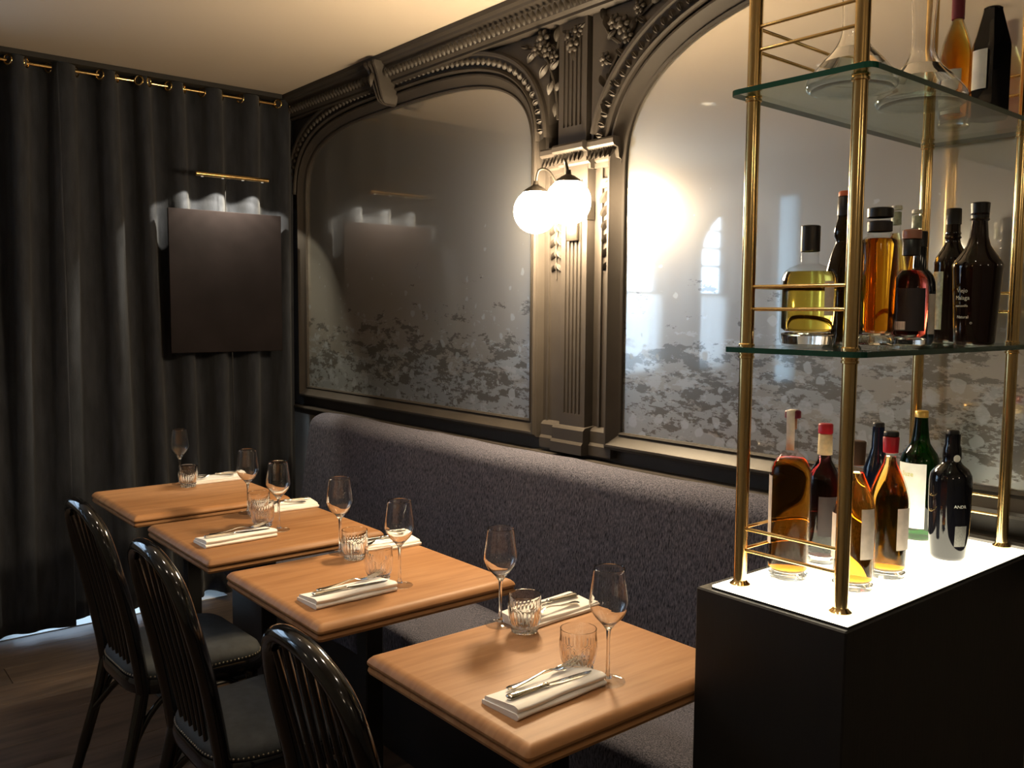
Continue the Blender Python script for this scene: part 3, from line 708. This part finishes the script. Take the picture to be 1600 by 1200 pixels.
TL = ['oak dining table farthest back, against the dark curtains, with one setting', 'oak dining table second from the curtains, between the farthest and the third',
      'oak dining table second nearest, with a chair seat pushed under its left side', 'nearest oak dining table, beside the black bottle cabinet']
t0 = make_table()
for i, x in enumerate(TX):
    t = t0 if i == 0 else copy_tree(t0)
    t.location = (x, TY, 0); t['label'] = TL[i]; t['group'] = 'oak tables along the banquette'
    if i == 3: t.scale = (.955, 1, 1); t.location.x = -1.380

# ================================================================== CHAIRS
def make_chair():
    c = thing('bentwood_chair', 'x', 'chair')
    # seat pad
    out = rounded([(-.185, -.20), (.185, -.20), (.215, .19), (-.215, .19)], [.12, .12, .09, .09], 8)
    def scaled(k, z): return [(p[0]*k, p[1]*k, z) for p in out]
    b = bmesh.new(); R = [[b.verts.new(p) for p in scaled(k, z)] for k, z in ((.98, .434), (1.0, .440), (1.0, .452), (.975, .464), (.90, .474), (.7, .481), (.4, .485))]
    for A, B in zip(R, R[1:]):
        n = len(A)
        for i in range(n): b.faces.new((A[i], A[(i+1) % n], B[(i+1) % n], B[i]))
    b.faces.new(R[-1]); b.faces.new(R[0][::-1]); fin('seat', b, m_seatfab, c, smooth=60)
    b = bmesh.new(); R = [[b.verts.new(p) for p in scaled(k, z)] for k, z in ((.95, .392), (1.015, .394), (1.035, .405), (1.035, .428), (1.015, .437), (.95, .438))]
    for A, B in zip(R, R[1:]):
        n = len(A)
        for i in range(n): b.faces.new((A[i], A[(i+1) % n], B[(i+1) % n], B[i]))
    b.faces.new(R[-1]); b.faces.new(R[0][::-1]); fin('seat_frame', b, m_blacklac, c, smooth=50)
    b = bmesh.new(); n = len(out); acc = 0
    for i in range(n):
        p, q = Vector(out[i]), Vector(out[(i+1) % n]); L_ = (q-p).length
        while acc < L_:
            s = (p+(q-p)*(acc/L_ if L_ else 0))*1.003; g = bmesh.ops.create_icosphere(b, subdivisions=1, radius=.0031)['verts']
            for v in g: v.co += Vector((s.x, s.y, .4445))
            acc += .0115
        acc -= L_
    tag(fin('nail_trim', b, m_stud, c, smooth=80), kind='stuff')
    # bent hoop back: up one side, over, down the other
    hoop = spline([(-.168, -.175, .40), (-.172, -.188, .50), (-.176, -.215, .65), (-.172, -.245, .78), (-.145, -.268, .875), (-.08, -.284, .925), (0, -.288, .938),
                   (.08, -.284, .925), (.145, -.268, .875), (.172, -.245, .78), (.176, -.215, .65), (.172, -.188, .50), (.168, -.175, .40)], 6)
    b = bmesh.new(); tube(b, hoop, .0185, 12, flat=1.1); fin('back_hoop', b, m_blacklac, c, smooth=70)
    for k in (-.108, -.065, -.022, .022, .065, .108):
        zt = .922-abs(k)**2*3.0
        b = bmesh.new(); tube(b, spline([(k*.72, -.180, .43), (k*.9, -.205, .58), (k*1.03, -.240, .74), (k, -.278, zt)], 5), .0065, 8); fin('spindle', b, m_blacklac, c, smooth=70)
    for s in (-1, 1):
        b = bmesh.new(); tube(b, spline([(s*.168, -.175, .415), (s*.172, -.20, .30), (s*.182, -.245, .14), (s*.192, -.285, 0)], 6), [.0185]*7+[.017]*6+[.015]*5+[.0125], 12); fin('leg', b, m_blacklac, c, smooth=70)
        b = bmesh.new(); tube(b, spline([(s*.178, .145, .415), (s*.182, .155, .28), (s*.188, .175, .12), (s*.196, .195, 0)], 6), [.0185]*7+[.016]*6+[.013]*5+[.011], 12); fin('leg', b, m_blacklac, c, smooth=70)
        b = bmesh.new(); tube(b, spline([(s*.173, -.215, .235), (s*.176, -.165, .33), (s*.178, -.105, .385), (s*.180, -.02, .394)], 6), .0095, 8); fin('corner_brace', b, m_blacklac, c, smooth=70)
        b = bmesh.new(); tube(b, spline([(s*.180, .170, .235), (s*.182, .120, .33), (s*.180, .06, .385), (s*.180, -.02, .394)], 6), .0095, 8); fin('corner_brace', b, m_blacklac, c, smooth=70)
    b = bmesh.new(); tube(b, spline([(-.165, -.215, .255), (-.10, -.165, .345), (0, -.15, .383), (.10, -.165, .345), (.165, -.215, .255)], 6), .0095, 8); fin('back_brace', b, m_blacklac, c, smooth=70)
    return c
CH = [(-2.74, .925, .03), (-2.13, .930, .0), (-1.36, .940, -.02)]
CL = ['glossy black bentwood chair farthest back, nearest the curtains', 'middle glossy black bentwood chair with grey studded seat, at the third table',
      'nearest glossy black bentwood chair, its spindled back cut by the bottom edge']
c0 = make_chair()
for i, (x, y, rz) in enumerate(CH):
    c = c0 if i == 0 else copy_tree(c0); c.location = (x, y, 0); c.rotation_euler = (0, 0, rz); c['label'] = CL[i]; c['group'] = 'bentwood chairs at the tables'

# ================================================================== TABLEWARE
def dense(pr, rim, k=4):
    """smooth a glass wall's profile on both sides of its rim point"""
    f = lambda q: [(max(p.x, 0), p.y) for p in spline([(a, b_, 0) for a, b_ in q], k)]
    return f(pr[:rim])+[pr[rim]]+f(pr[rim+1:])
def make_wine():
    g = thing('wine_glass', 'x', 'glass')
    o_ = [(.0, .0022), (.034, .0008), (.0345, .0020), (.02, .0040), (.008, .008), (.0042, .018), (.0034, .05), (.0034, .085), (.005, .105), (.0125, .117), (.026, .133), (.0345, .152), (.0350, .165), (.0317, .195), (.0280, .2280), (.0275, .2290),
          (.0270, .2280), (.0307, .195), (.0338, .165), (.0332, .152), (.025, .135), (.0115, .1205), (.0, .1165)]
    o_ = [(q[0]*(1.14 if q[1] > .11 else 1.05), q[1]*1.035) for q in o_]
    b = bmesh.new(); lathe(b, [(.0, 0), (.033, 0)]+o_[1:5]+[(0, o_[4][1])], 32); fin('foot', b, m_wine, g, smooth=50)
    b = bmesh.new(); lathe(b, [(0, o_[4][1])]+o_[4:9]+[(0, o_[8][1])], 16); fin('stem', b, m_tumb, g, smooth=60)
    b = bmesh.new(); lathe(b, [(0, o_[8][1]+.0003)]+dense(o_[8:], 7), 44); fin('bowl', b, m_tumb, g, smooth=28); return g
def make_tumbler():
    g = thing('tumbler', 'x', 'glass'); b = bmesh.new()
    n = 48; prof = [(.0, .004, 0), (.020, .003, 0), (.024, 0, 1), (.029, .001, 1), (.0315, .007, 1), (.030, .013, .2), (.0335, .020, 1), (.0370, .034, 1), (.0390, .052, 1), (.0392, .066, .5), (.0385, .074, 0), (.0385, .090, 0), (.0375, .0905, 0),
                        (.0368, .090, 0), (.0366, .060, 0), (.0350, .035, 0), (.029, .020, 0), (.0, .017, 0)]
    rings = []
    for rr, z, f in prof:
        if rr == 0: rings.append([b.verts.new((0, 0, z))]); continue
        rings.append([b.verts.new(((rr+f*.0013*(1 if i % 2 else -1))*math.cos(2*PI*i/n), (rr+f*.0013*(1 if i % 2 else -1))*math.sin(2*PI*i/n), z)) for i in range(n)])
    for A, B in zip(rings, rings[1:]):
        for i in range(n):
            j = (i+1) % n
            if len(A) == 1: b.faces.new((A[0], B[i], B[j]))
            elif len(B) == 1: b.faces.new((A[i], A[j], B[0]))
            else: b.faces.new((A[i], A[j], B[j], B[i]))
    fin('cut_glass_body', b, m_tumb, g, smooth=22)
    return g
def make_napkin():
    """folded cloth, long side along Y, rolled fold on its +X edge"""
    g = thing('napkin', 'x', 'napkin')
    low = rounded([(-.052, .0002), (.050, .0002), (.054, .005), (.048, .0095), (-.052, .0065)], [.002, .004, .004, .004, .002], 3)
    up = rounded([(-.048, .0062), (.047, .0096), (.051, .016), (.040, .0195), (.0, .0165), (-.046, .0125)], [.002, .004, .005, .006, .01, .003], 4)
    for nm, pr, y0, y1 in (('lower_fold', low, -.122, .120), ('upper_fold', up, -.119, .122)):
        b = bmesh.new(); rows = []; K = 14
        for k in range(K+1):
            y = y0+(y1-y0)*k/K; wv = .0012*math.sin(y*38+len(pr)); rows.append([b.verts.new((p[0]+wv, y, p[1]*1.28+(.0008*math.sin(y*30) if p[1] > .008 else 0))) for p in pr])
        n = len(pr)
        for A, B in zip(rows, rows[1:]):
            for i in range(n): b.faces.new((A[i], A[(i+1) % n], B[(i+1) % n], B[i]))
        b.faces.new(rows[0]); b.faces.new(rows[-1]); fin(nm, b, m_linen, g, smooth=50)
    return g
def ribbon(b, secs):
    """secs: (x, y, z, half width, half thick) along Y"""
    rows = []
    for x, y, z, w_, t_ in secs:
        rows.append([b.verts.new((x+w_*math.cos(a), y, z+t_*math.sin(a))) for a in [2*PI*i/8 for i in range(8)]])
    for A, B in zip(rows, rows[1:]):
        for i in range(8): b.faces.new((A[i], A[(i+1) % 8], B[(i+1) % 8], B[i]))
    b.faces.new(rows[0]); b.faces.new(rows[-1])
def make_fork():
    g = thing('fork', 'x', 'fork')
    b = bmesh.new(); ribbon(b, [(0, -.100, .0015, .002, .001), (0, -.098, .0022, .009, .0016), (0, -.088, .0026, .0105, .0018), (0, -.070, .0030, .0070, .0018), (0, -.040, .0050, .0040, .0018), (0, -.005, .0105, .0026, .0018), (0, .012, .0110, .0028, .0018), (0, .022, .0085, .006, .0016), (0, .032, .0055, .0105, .0014), (0, .044, .0045, .0120, .0013), (0, .050, .0048, .0118, .0012)])
    fin('handle', b, m_steel, g, smooth=60)
    for k in (-1.5, -.5, .5, 1.5):
        b = bmesh.new(); ribbon(b, [(k*.0062, .046, .0046, .0022, .0012), (k*.0060, .065, .0068, .0017, .0011), (k*.0056, .084, .0115, .0014, .0010), (k*.0052, .098, .0175, .0008, .0007)]); fin('tine', b, m_steel, g, smooth=60)
    return g
def make_knife():
    g = thing('knife', 'x', 'knife')
    b = bmesh.new(); ribbon(b, [(0, -.108, .006, .004, .003), (0, -.106, .006, .0085, .0050), (0, -.098, .006, .0095, .0058), (0, -.075, .006, .0075, .0052), (0, -.035, .006, .0058, .0046), (0, -.018, .006, .0055, .0045), (0, -.015, .006, .0075, .0055), (0, -.010, .006, .0075, .0055), (0, -.008, .006, .0055, .004)])
    fin('handle', b, m_steel, g, smooth=50)
    b = bmesh.new(); ribbon(b, [(0, -.010, .006, .0055, .0012), (.001, .02, .005, .0085, .0010), (.001, .07, .0042, .0090, .0009), (0, .095, .0038, .0075, .0007), (-.003, .110, .0034, .002, .0005)])
    fin('blade', b, m_steel, g, smooth=50); return g
wine0, tumb0, nap0, fork0, knife0 = make_wine(), make_tumbler(), make_napkin(), make_fork(), make_knife()
first = {}
def place(kind, proto, loc, rz, label, group, rx=0, ry=0):
    o = proto if kind not in first else copy_tree(proto); first[kind] = 1
    o.location = loc; o.rotation_euler = (rx, ry, rz); o['label'] = label; o['group'] = group; return o
TZ = .7502
tn = ['farthest table', 'second table from the curtains', 'third table from the curtains', 'nearest table']
WG = [(-3.818, 1.300, 0, 'far'), (-3.112, 1.306, 1, 'far'), (-2.800, 1.283, 1, 'near'), (-2.412, 1.306, 2, 'far'), (-2.022, 1.276, 2, 'near'), (-1.614, 1.302, 3, 'far'), (-1.222, 1.268, 3, 'near')]
TG = [(-3.735, 1.305, 0, 'far'), (-3.030, 1.312, 1, 'far'), (-2.885, 1.262, 1, 'near'), (-2.332, 1.312, 2, 'far'), (-2.110, 1.262, 2, 'near'), (-1.545, 1.320, 3, 'far'), (-1.303, 1.262, 3, 'near')]
side = {'far': 'the bench-side setting', 'near': 'the chair-side setting'}
for x, y, k, s in WG: place('w', wine0, (x, y, TZ), random.random(), 'clear stemmed wine glass of %s on the %s' % (side[s], tn[k]), 'wine glasses on the tables')
for x, y, k, s in TG: place('t', tumb0, (x, y, TZ), random.random(), 'cut glass tumbler of %s on the %s' % (side[s], tn[k]), 'tumblers on the tables')
NP = [(-3.800, 1.440, PI+.02, 0, 'far'), (-3.100, 1.440, PI-.03, 1, 'far'), (-2.770, 1.120, .02, 1, 'near'), (-2.395, 1.440, PI, 2, 'far'), (-2.035, 1.125, .02, 2, 'near'), (-1.595, 1.440, PI+.04, 3, 'far'), (-1.256, 1.130, .04, 3, 'near')]
for x, y, rz, k, s in NP:
    place('n', nap0, (x, y, TZ), rz, 'folded white napkin of %s on the %s' % (side[s], tn[k]), 'folded napkins on the tables')
    def off(dx, dy): return (x+dx*math.cos(rz)-dy*math.sin(rz), y+dx*math.sin(rz)+dy*math.cos(rz))
    fx, fy = off(-.026, .022); place('f', fork0, (fx, fy, TZ+.0215), rz+.0, 'steel fork on the napkin of %s, %s' % (side[s], tn[k]), 'forks on the napkins')
    fx, fy = off(.016, -.002); place('k', knife0, (fx, fy, TZ+.0215), rz-.07, 'steel table knife on the napkin of %s, %s' % (side[s], tn[k]), 'knives on the napkins')

# ================================================================== CABINET, LIGHT BOX, SHELVES
cab = thing('bottle_cabinet', 'tall plain black cabinet carrying the lit bottle display', 'cabinet', (-.925, 1.80, 0))
b = bmesh.new(); box(b, -.160, .160, -.428, .385, .0, .962, .003, 1); fin('cabinet_body', b, m_cab, cab, smooth=30)
Box('top_panel', -.133, .1545, -.414, .372, .962, .9655, m_cab, cab)
lb = thing('light_box', 'glowing white light panel set in the top of the black cabinet', 'light panel', (-.9145, 1.777, .9655))
Box('lit_panel', -.1435, .1415, -.389, .389, 0, .0035, e_box, lb)
lb2 = Box('glass_cover', -.1445, .1425, -.390, .390, .0036, .0050, m_bott, lb)
LZ = .9708
PO = [(-1.020, 1.424), (-.809, 1.428), (-1.031, 2.135), (-.820, 2.138)]
Z1, Z2 = 1.427, 1.906; TH = .010; ZT = 2.45
sh = thing('shelf_unit', 'brass and glass bottle shelf unit standing on the light panel', 'shelf', (-.92, 1.78, LZ))
def P_(x, y, z): return (x+.92, y-1.78, z-LZ)
for x, y in PO:
    b = bmesh.new()
    prof = [(0, 0), (.019, 0), (.020, .004), (.0155, .008), (.0125, .012), (.0125, .02)]
    zz = .02
    for zs in (Z1, Z2, ZT-.03):
        a = zs-LZ
        prof += [(.0128, a-.012), (.0152, a-.011), (.0152, a-.007), (.0134, a-.006), (.0134, a-.0045), (.0152, a-.0035), (.0152, a-.0005), (.0118, a-.0004), (.0118, a+TH+.0004), (.0150, a+TH+.0006), (.0150, a+TH+.005), (.0128, a+TH+.007)]
    prof += [(.0128, ZT-LZ), (0, ZT-LZ)]
    p = P_(x, y, LZ); lathe(b, prof, 24, p); fin('pole', b, m_brass, sh, smooth=35)
for z in (Z1, Z2):
    b = bmesh.new(); pts = rounded([(-1.054, 1.392), (-.772, 1.396), (-.778, 2.178), (-1.062, 2.178)], .022, 5)
    A = [b.verts.new(P_(p[0], p[1], z)) for p in pts]; B = [b.verts.new(P_(p[0], p[1], z+TH)) for p in pts]; n = len(pts)
    f1 = b.faces.new(A[::-1]); f2 = b.faces.new(B)
    for i in range(n): f = b.faces.new((A[i], A[(i+1) % n], B[(i+1) % n], B[i])); f.material_index = 1
    fin('glass_shelf', b, [m_shelf, m_shelfe], sh)
for z0 in (LZ, Z1+TH, Z2+TH):
    for dz in (.072, .114):
        for i, j in ((0, 1), (0, 2), (2, 3)):
            a, c = Vector(P_(*PO[i], z0+dz)), Vector(P_(*PO[j], z0+dz)); q = (c-a).normalized()*.0125
            b = bmesh.new(); tube(b, [a+q, c-q], .0034, 8); fin('rail', b, m_brass, sh, smooth=60)

# ------------------------------------------------------------------ bottles
def text_mesh(s, size):
    cu = bpy.data.curves.new('t', 'FONT'); cu.body = s; cu.size = size; cu.extrude = 0; cu.resolution_u = 2; cu.align_x = 'CENTER'
    o = bpy.data.objects.new('t', cu); COL.objects.link(o)
    dg = bpy.context.evaluated_depsgraph_get(); me = bpy.data.meshes.new_from_object(o.evaluated_get(dg)); bpy.data.objects.remove(o); bpy.data.curves.remove(cu); return me
def face_cam(x, y): return math.atan2(-y, -x)     # direction of the viewer from a bottle
def wraptext(root, s, size, rad, z, ang, mat, name='lettering'):
    me = text_mesh(s, size)
    for v in me.vertices:
        a = ang+v.co.x/rad; zz = v.co.y; v.co = (rad*math.cos(a), rad*math.sin(a), z+zz)
    me.materials.append(mat); o = bpy.data.objects.new(name, me); COL.objects.link(o); o.parent = root; return o
def bottle(label, x, y, z, h, R, prof, glass, liq=None, level=.7, caps=(), labels=(), texts=(), group=None, sides=32, name='bottle', thick=.0025, foot=.02, sharp=55):
    root = thing(name, label, 'bottle', (x, y, z), 0, group)
    P = [(p[0]*R, p[1]*h) for p in prof]
    b = bmesh.new(); lathe(b, [(0, .003), (P[0][0]*.7, .002), (P[0][0]*.9, .0)]+P+[(0, P[-1][1])] if liq is None else [(0, .004), (P[0][0]*.7, .002), (P[0][0]*.9, 0)]+P, sides)
    fin('glass_body', b, glass, root, smooth=sharp)
    def rad(zz):
        for (r1, z1), (r2, z2) in zip(P, P[1:]):
            if z1 <= zz <= z2: return r1+(r2-r1)*((zz-z1)/max(z2-z1, 1e-6))
        return P[-1][0]
    if liq:
        zs = [foot]+[q[1] for q in P if foot+.004 < q[1] < level*h-.002]+[level*h]
        Q = [(0, foot+.002), (max(rad(foot)-thick-.003, .004)*.9, foot)]+[(max(rad(q if i else foot+.006)-thick, .003), q if i else foot+.006) for i, q in enumerate(zs)]+[(0, level*h)]
        b = bmesh.new(); lathe(b, Q, sides)
        if liq.name in FOOT:
            for f in b.faces:
                if all(v.co.z <= foot+.007 for v in f.verts): f.material_index = 1
        fin('liquid', b, [liq, FOOT.get(liq.name, liq)], root, smooth=sharp)
        b = bmesh.new(); lathe(b, [(0, .005), (P[0][0]*.75, .004), (max(rad(.008)-thick, .004), .006), (max(rad(foot*.8)-thick, .004), foot-.005), (rad(foot)*.8, foot-.002), (0, foot-.0005)], sides); fin('thick_base', b, m_tumb, root, smooth=60)
    va = face_cam(x, y)
    for nm, z0, z1, k, mat in caps:    # z in fractions of h, k: radius scale on the neck or absolute metres if k<0
        r1 = (-k if k < 0 else rad(z0*h)*k+.0006); r2 = (-k if k < 0 else rad(min(z1*h, P[-1][1]))*k+.0006)
        b = bmesh.new(); lathe(b, [(max(r1-.002, .001), z0*h), (r1, z0*h+.0008), (r2, z1*h-.002), (r2*.86, z1*h), (0, z1*h)], 24); fin(nm, b, mat, root, smooth=50)
    for i, (z0, z1, a0, a1, mat) in enumerate(labels):
        b = bmesh.new(); n = 14; zsl = [z0*h+(z1-z0)*h*k/4 for k in range(5)]; G = []
        for zz in zsl: G.append([b.verts.new(((rad(zz)+.0007)*math.cos(va+a0+(a1-a0)*k/n), (rad(zz)+.0007)*math.sin(va+a0+(a1-a0)*k/n), zz)) for k in range(n+1)])
        for A, B in zip(G, G[1:]):
            for k in range(n): b.faces.new((A[k], A[k+1], B[k+1], B[k]))
        fin('label', b, mat, root, smooth=70)
    for s, size, zf, a, mat in texts: wraptext(root, s, size, rad(zf*h)+.0012, zf*h, va+a, mat)
    return root
p_tall = [(.92, .004), (1, .03), (1, .62), (.96, .66), (.82, .70), (.58, .735), (.36, .755), (.30, .77), (.28, .80), (.29, .945), (.34, .95), (.34, .975)]
p_cognac = [(.90, .005), (1, .03), (1, .52), (.97, .56), (.86, .62), (.68, .69), (.50, .745), (.38, .785), (.33, .82), (.32, .955), (.36, .96), (.36, .985)]
p_round = [(.92, .005), (1, .03), (1, .56), (.96, .61), (.85, .655), (.64, .70), (.46, .74), (.37, .78), (.35, .84), (.35, .955), (.38, .96), (.38, .985)]
p_port = [(.80, .005), (.85, .03), (.95, .20), (1, .45), (1, .60), (.96, .655), (.80, .70), (.52, .735), (.42, .76), (.44, .80), (.42, .86), (.36, .885), (.36, .97)]
p_green = [(.90, .005), (1, .03), (1, .58), (.97, .62), (.86, .665), (.64, .71), (.49, .745), (.43, .79), (.36, .88), (.33, .95), (.33, .985)]
p_squat = [(.88, .006), (.96, .04), (1, .10), (1, .50), (.97, .57), (.88, .62), (.70, .655), (.40, .68), (.33, .69), (.31, .70), (.31, .80)]
p_bulb = [(.92, .005), (1, .03), (1, .40), (.94, .47), (.78, .55), (.60, .62), (.48, .66), (.46, .68), (.56, .71), (.58, .745), (.50, .785), (.42, .82), (.40, .96)]
p_sq = [(.95, .005), (1, .03), (1, .74), (.97, .765), (.80, .785), (.62, .795), (.60, .80), (.60, .90)]
p_rose = [(.90, .006), (1, .04), (1, .48), (.96, .55), (.84, .61), (.62, .65), (.42, .67), (.40, .68), (.40, .86)]
p_slim = [(.95, .004), (1, .03), (1, .60), (.92, .68), (.62, .76), (.45, .82), (.42, .97)]
p_sherry = [(.92, .005), (1, .03), (1, .58), (1.02, .60), (.92, .64), (.62, .70), (.45, .74), (.40, .77), (.48, .785), (.40, .80), (.46, .815), (.40, .83), (.38, .97)]
p_conic = [(.78, .005), (.82, .03), (.95, .40), (1.0, .54), (1.02, .565), (.90, .60), (.66, .655), (.48, .70), (.38, .76), (.32, .87), (.40, .88), (.32, .90), (.38, .915), (.34, .95), (.36, .985)]
p_hex = [(1, .004), (1, .62), (.97, .66), (.50, .96), (.50, .985)]
G1, G2, G3 = 'bottles on the light panel', 'bottles on the middle glass shelf', 'bottles on the top glass shelf'
bottle('tall amber bottle with paper strip over its cork, left end of light panel', -.986, 1.535, LZ, .340, .0405, p_tall, m_bott, q_amber, .72,
       [('cork_stopper', .955, 1.0, -.0155, m_capwine), ('cork', .89, .955, -.0085, m_cork)], [(.22, .62, -1.75, -1.0, m_label)], group=G1)
bt = bpy.data.objects['bottle'] if 'bottle' in bpy.data.objects else None
# paper strip over the stopper
b = bmesh.new(); va = face_cam(-.986, 1.535)-.25; ux, uy = math.cos(va), math.sin(va); tx, ty = -uy, ux
pth = [(.0135, .345*.0+.262), (.0135, .300), (.0165, .325), (.0163, .3395), (.008, .3412), (-.008, .3412)]
rows = [[b.verts.new((ux*q+tx*s*.008, uy*q+ty*s*.008, zz)) for s in (-1, 1)] for q, zz in pth]
for A, B in zip(rows, rows[1:]): b.faces.new((A[0], A[1], B[1], B[0]))
o = fin('paper_strip', b, m_label, bt, smooth=60); so = o.modifiers.new('t', 'SOLIDIFY'); so.thickness = .0006
bottle('dark red bottle with pinkish-red wax cap and cream neck band on the light panel', -1.006, 1.690, LZ, .300, .0370, p_round, m_bott, q_red, .80,
       [('wax_cap', .93, 1.0, -.0150, m_capred), ('neck_band', .78, .93, 1.06, m_labelc)], [(.22, .50, -.25, .9, m_labeld)], group=G1)
bottle('amber cognac bottle with brown capsule, nearest on the light panel beside the brass pole', -.868, 1.572, LZ, .290, .0400, p_cognac, m_bott, q_cognac, .79,
       [('capsule', .84, 1.0, 1.05, m_capbrn)], [(.24, .57, .30, 1.05, m_label), (.22, .52, -1.5, -.9, m_label)], group=G1)
bottle('amber cognac bottle with bright red capsule and black top on the light panel', -.868, 1.700, LZ, .298, .0395, p_cognac, m_bott, q_cognac, .83,
       [('capsule', .855, .965, 1.06, m_capred), ('cap', .965, 1.0, -.0142, m_capblk)], [(.22, .50, .45, 1.25, m_label)], group=G1)
bottle('slim dark blue-black bottle standing behind the red-capped cognac', -.948, 1.800, LZ, .300, .0290, p_slim, pmat('blueblack_glass', (.004, .008, .022), .05), None, 0,
       [('cap', .955, 1.0, -.0120, m_capblk)], group=G1)
bottle('green glass bottle with gold screw cap and big white label on the light panel', -.985, 2.070, LZ, .305, .0440, p_green, m_green, None, .8,
       [('screw_cap', .945, 1.0, -.0150, m_capgold)], [(.10, .60, -1.3, .35, m_labelw)], [('Suze', .016, .50, -.60, m_inkg)], group=G1)
bottle('black port bottle with round paper seal on its neck, right end of the light panel', -.858, 1.950, LZ, .282, .0430, p_port, m_dark, None, 0,
       [('cap', .965, 1.0, -.0125, m_capblk)], [(.12, .28, .30, .95, m_labelp)], [('ANDR', .0095, .42, .50, m_ink)], group=G1)
pb = [o for o in bpy.data.objects if o.get('label', '').startswith('black port')][0]
b = bmesh.new(); lathe(b, [(0, .0008), (.0075, .0008), (.0078, 0)], 16); o = fin('round_seal', b, m_labelw, pb); va = face_cam(-.858, 1.95)+.55
o.location = (math.cos(va)*.0188, math.sin(va)*.0188, .222); o.rotation_euler = (0, PI/2, va)
MZ = Z1+TH+.0004
bottle('squat clear bottle of pale gold whisky with black cap, left end of the middle shelf', -.957, 1.530, MZ, .232, .0530, p_squat, m_bott, q_gold, .62,
       [('cap', .785, 1.0, -.0178, m_capblk)], [(.26, .54, .55, 1.0, m_label)], group=G2, foot=.030, thick=.003)
bottle('bulb-necked brown bottle with orange-topped black capsule on the middle shelf', -.995, 1.720, MZ, .318, .0400, p_bulb, m_olive, None, 0,
       [('capsule', .84, .965, 1.05, m_capblk), ('cap_top', .965, 1.0, -.0166, m_caporg)], group=G2)
bottle('straight-sided amber whisky bottle with wide black stopper behind the front pole', -.867, 1.620, MZ, .265, .0355, p_sq, m_bott, q_whisky, .78,
       [('stopper', .93, 1.0, -.0235, m_capblk), ('neck_label', .83, .905, 1.03, m_labeld)], group=G2, foot=.028)
bottle('clear bottle with cream neck label behind the tall amber one, middle shelf', -.995, 1.930, MZ, .305, .0300, p_cognac, m_bott, q_whisky, .80,
       [('cap', .97, 1.0, -.0115, m_labelw), ('neck_label', .86, .955, 1.05, m_labelg)], group=G2)
bottle('clear bottle with pale capsule beside the rear left brass pole, middle shelf', -1.000, 2.035, MZ, .305, .0300, p_cognac, m_bott, q_whisky, .78,
       [('cap', .97, 1.0, -.0115, m_labelw), ('neck_label', .86, .955, 1.05, m_labelg)], group=G2)
bottle('squat red-orange bottle with copper and black cap and dark label, middle shelf', -.846, 1.705, MZ, .228, .0370, p_rose, m_bott, q_rose, .655,
       [('cap', .78, .92, -.0165, m_capblk), ('cap_top', .92, 1.0, -.0178, m_capcop)], [(.14, .50, -.75, .85, m_labeld), (.15, .22, -.85, -.15, m_label)], group=G2)
bottle('plain black bottle half hidden behind the red-orange one on the middle shelf', -.892, 1.835, MZ, .236, .0330, p_rose, m_dark, None, 0, [('cap', .86, 1.0, -.0135, m_capblk)], [(.1, .45, .2, 1.3, m_label)], group=G2)
bottle('slender black sherry bottle with sage and silver label on the middle shelf', -.925, 2.055, MZ, .303, .0370, p_sherry, m_brown, None, 0, [('cap', .88, 1.0, 1.08, m_capblk)], [(.10, .53, -1.35, -.45, m_labelg)], group=G2)
bottle('wide-shouldered black bottle with white script lettering, right end of the middle shelf', -.822, 1.945, MZ, .298, .0480, p_conic, m_brown, None, 0,
       [('wax_cap', .87, 1.0, 1.06, m_capblk)], [], [('Viejo', .0120, .37, -.62, m_ink), ('Malaga', .0120, .32, -.62, m_ink), ('manzanilla', .0070, .27, -.66, m_ink), ('Natural', .0085, .19, -.60, m_ink), ('o', .010, .15, -.18, m_ink)], group=G2)
TZ2 = Z2+TH+.0004
bottle('amber bottle with burgundy capsule and white label on the top shelf', -.937, 2.055, TZ2, .300, .0340, p_cognac, m_bott, q_whisky, .80, [('capsule', .80, 1.0, 1.05, m_capwine)], [(.10, .42, -.9, .35, m_labelw)], group=G3)
bottle('black hexagonal bottle with white label on the top shelf', -.842, 2.005, TZ2, .232, .0410, p_hex, m_dark, None, 0, [('cap', .97, 1.0, -.018, m_capblk)], [(.25, .60, -.95, -.15, m_labelw)], group=G3, sides=6, sharp=20)
def decanter(label, x, y, s, hh):
    root = thing('decanter', label, 'decanter', (x, y, TZ2), 0, 'decanters on the top shelf')
    pr = [(0, .006), (.06, .003), (.088, .004), (.097, .014), (.092, .028), (.070, .052), (.042, .078), (.028, .100), (.024, .125), (.026, .18), (.034, .25), (.042, .289), (.0413, .290),
          (.0405, .289), (.0325, .25), (.0245, .18), (.0225, .125), (.026, .102), (.040, .080), (.068, .054), (.090, .028), (.094, .014), (.085, .008), (0, .009)]
    b = bmesh.new(); lathe(b, [(0, .006*hh)]+dense([(p[0]*s, p[1]*hh) for p in pr[1:-1]], 11, 3)+[(0, .009*hh)], 48); fin('glass_body', b, m_tumb, root, smooth=28)
decanter('clear wide-based decanter at the left front of the top shelf', -.910, 1.575, .86, 1.0)
decanter('clear flared decanter in the middle of the top shelf, before the amber bottle', -.885, 1.795, .90, 1.05)
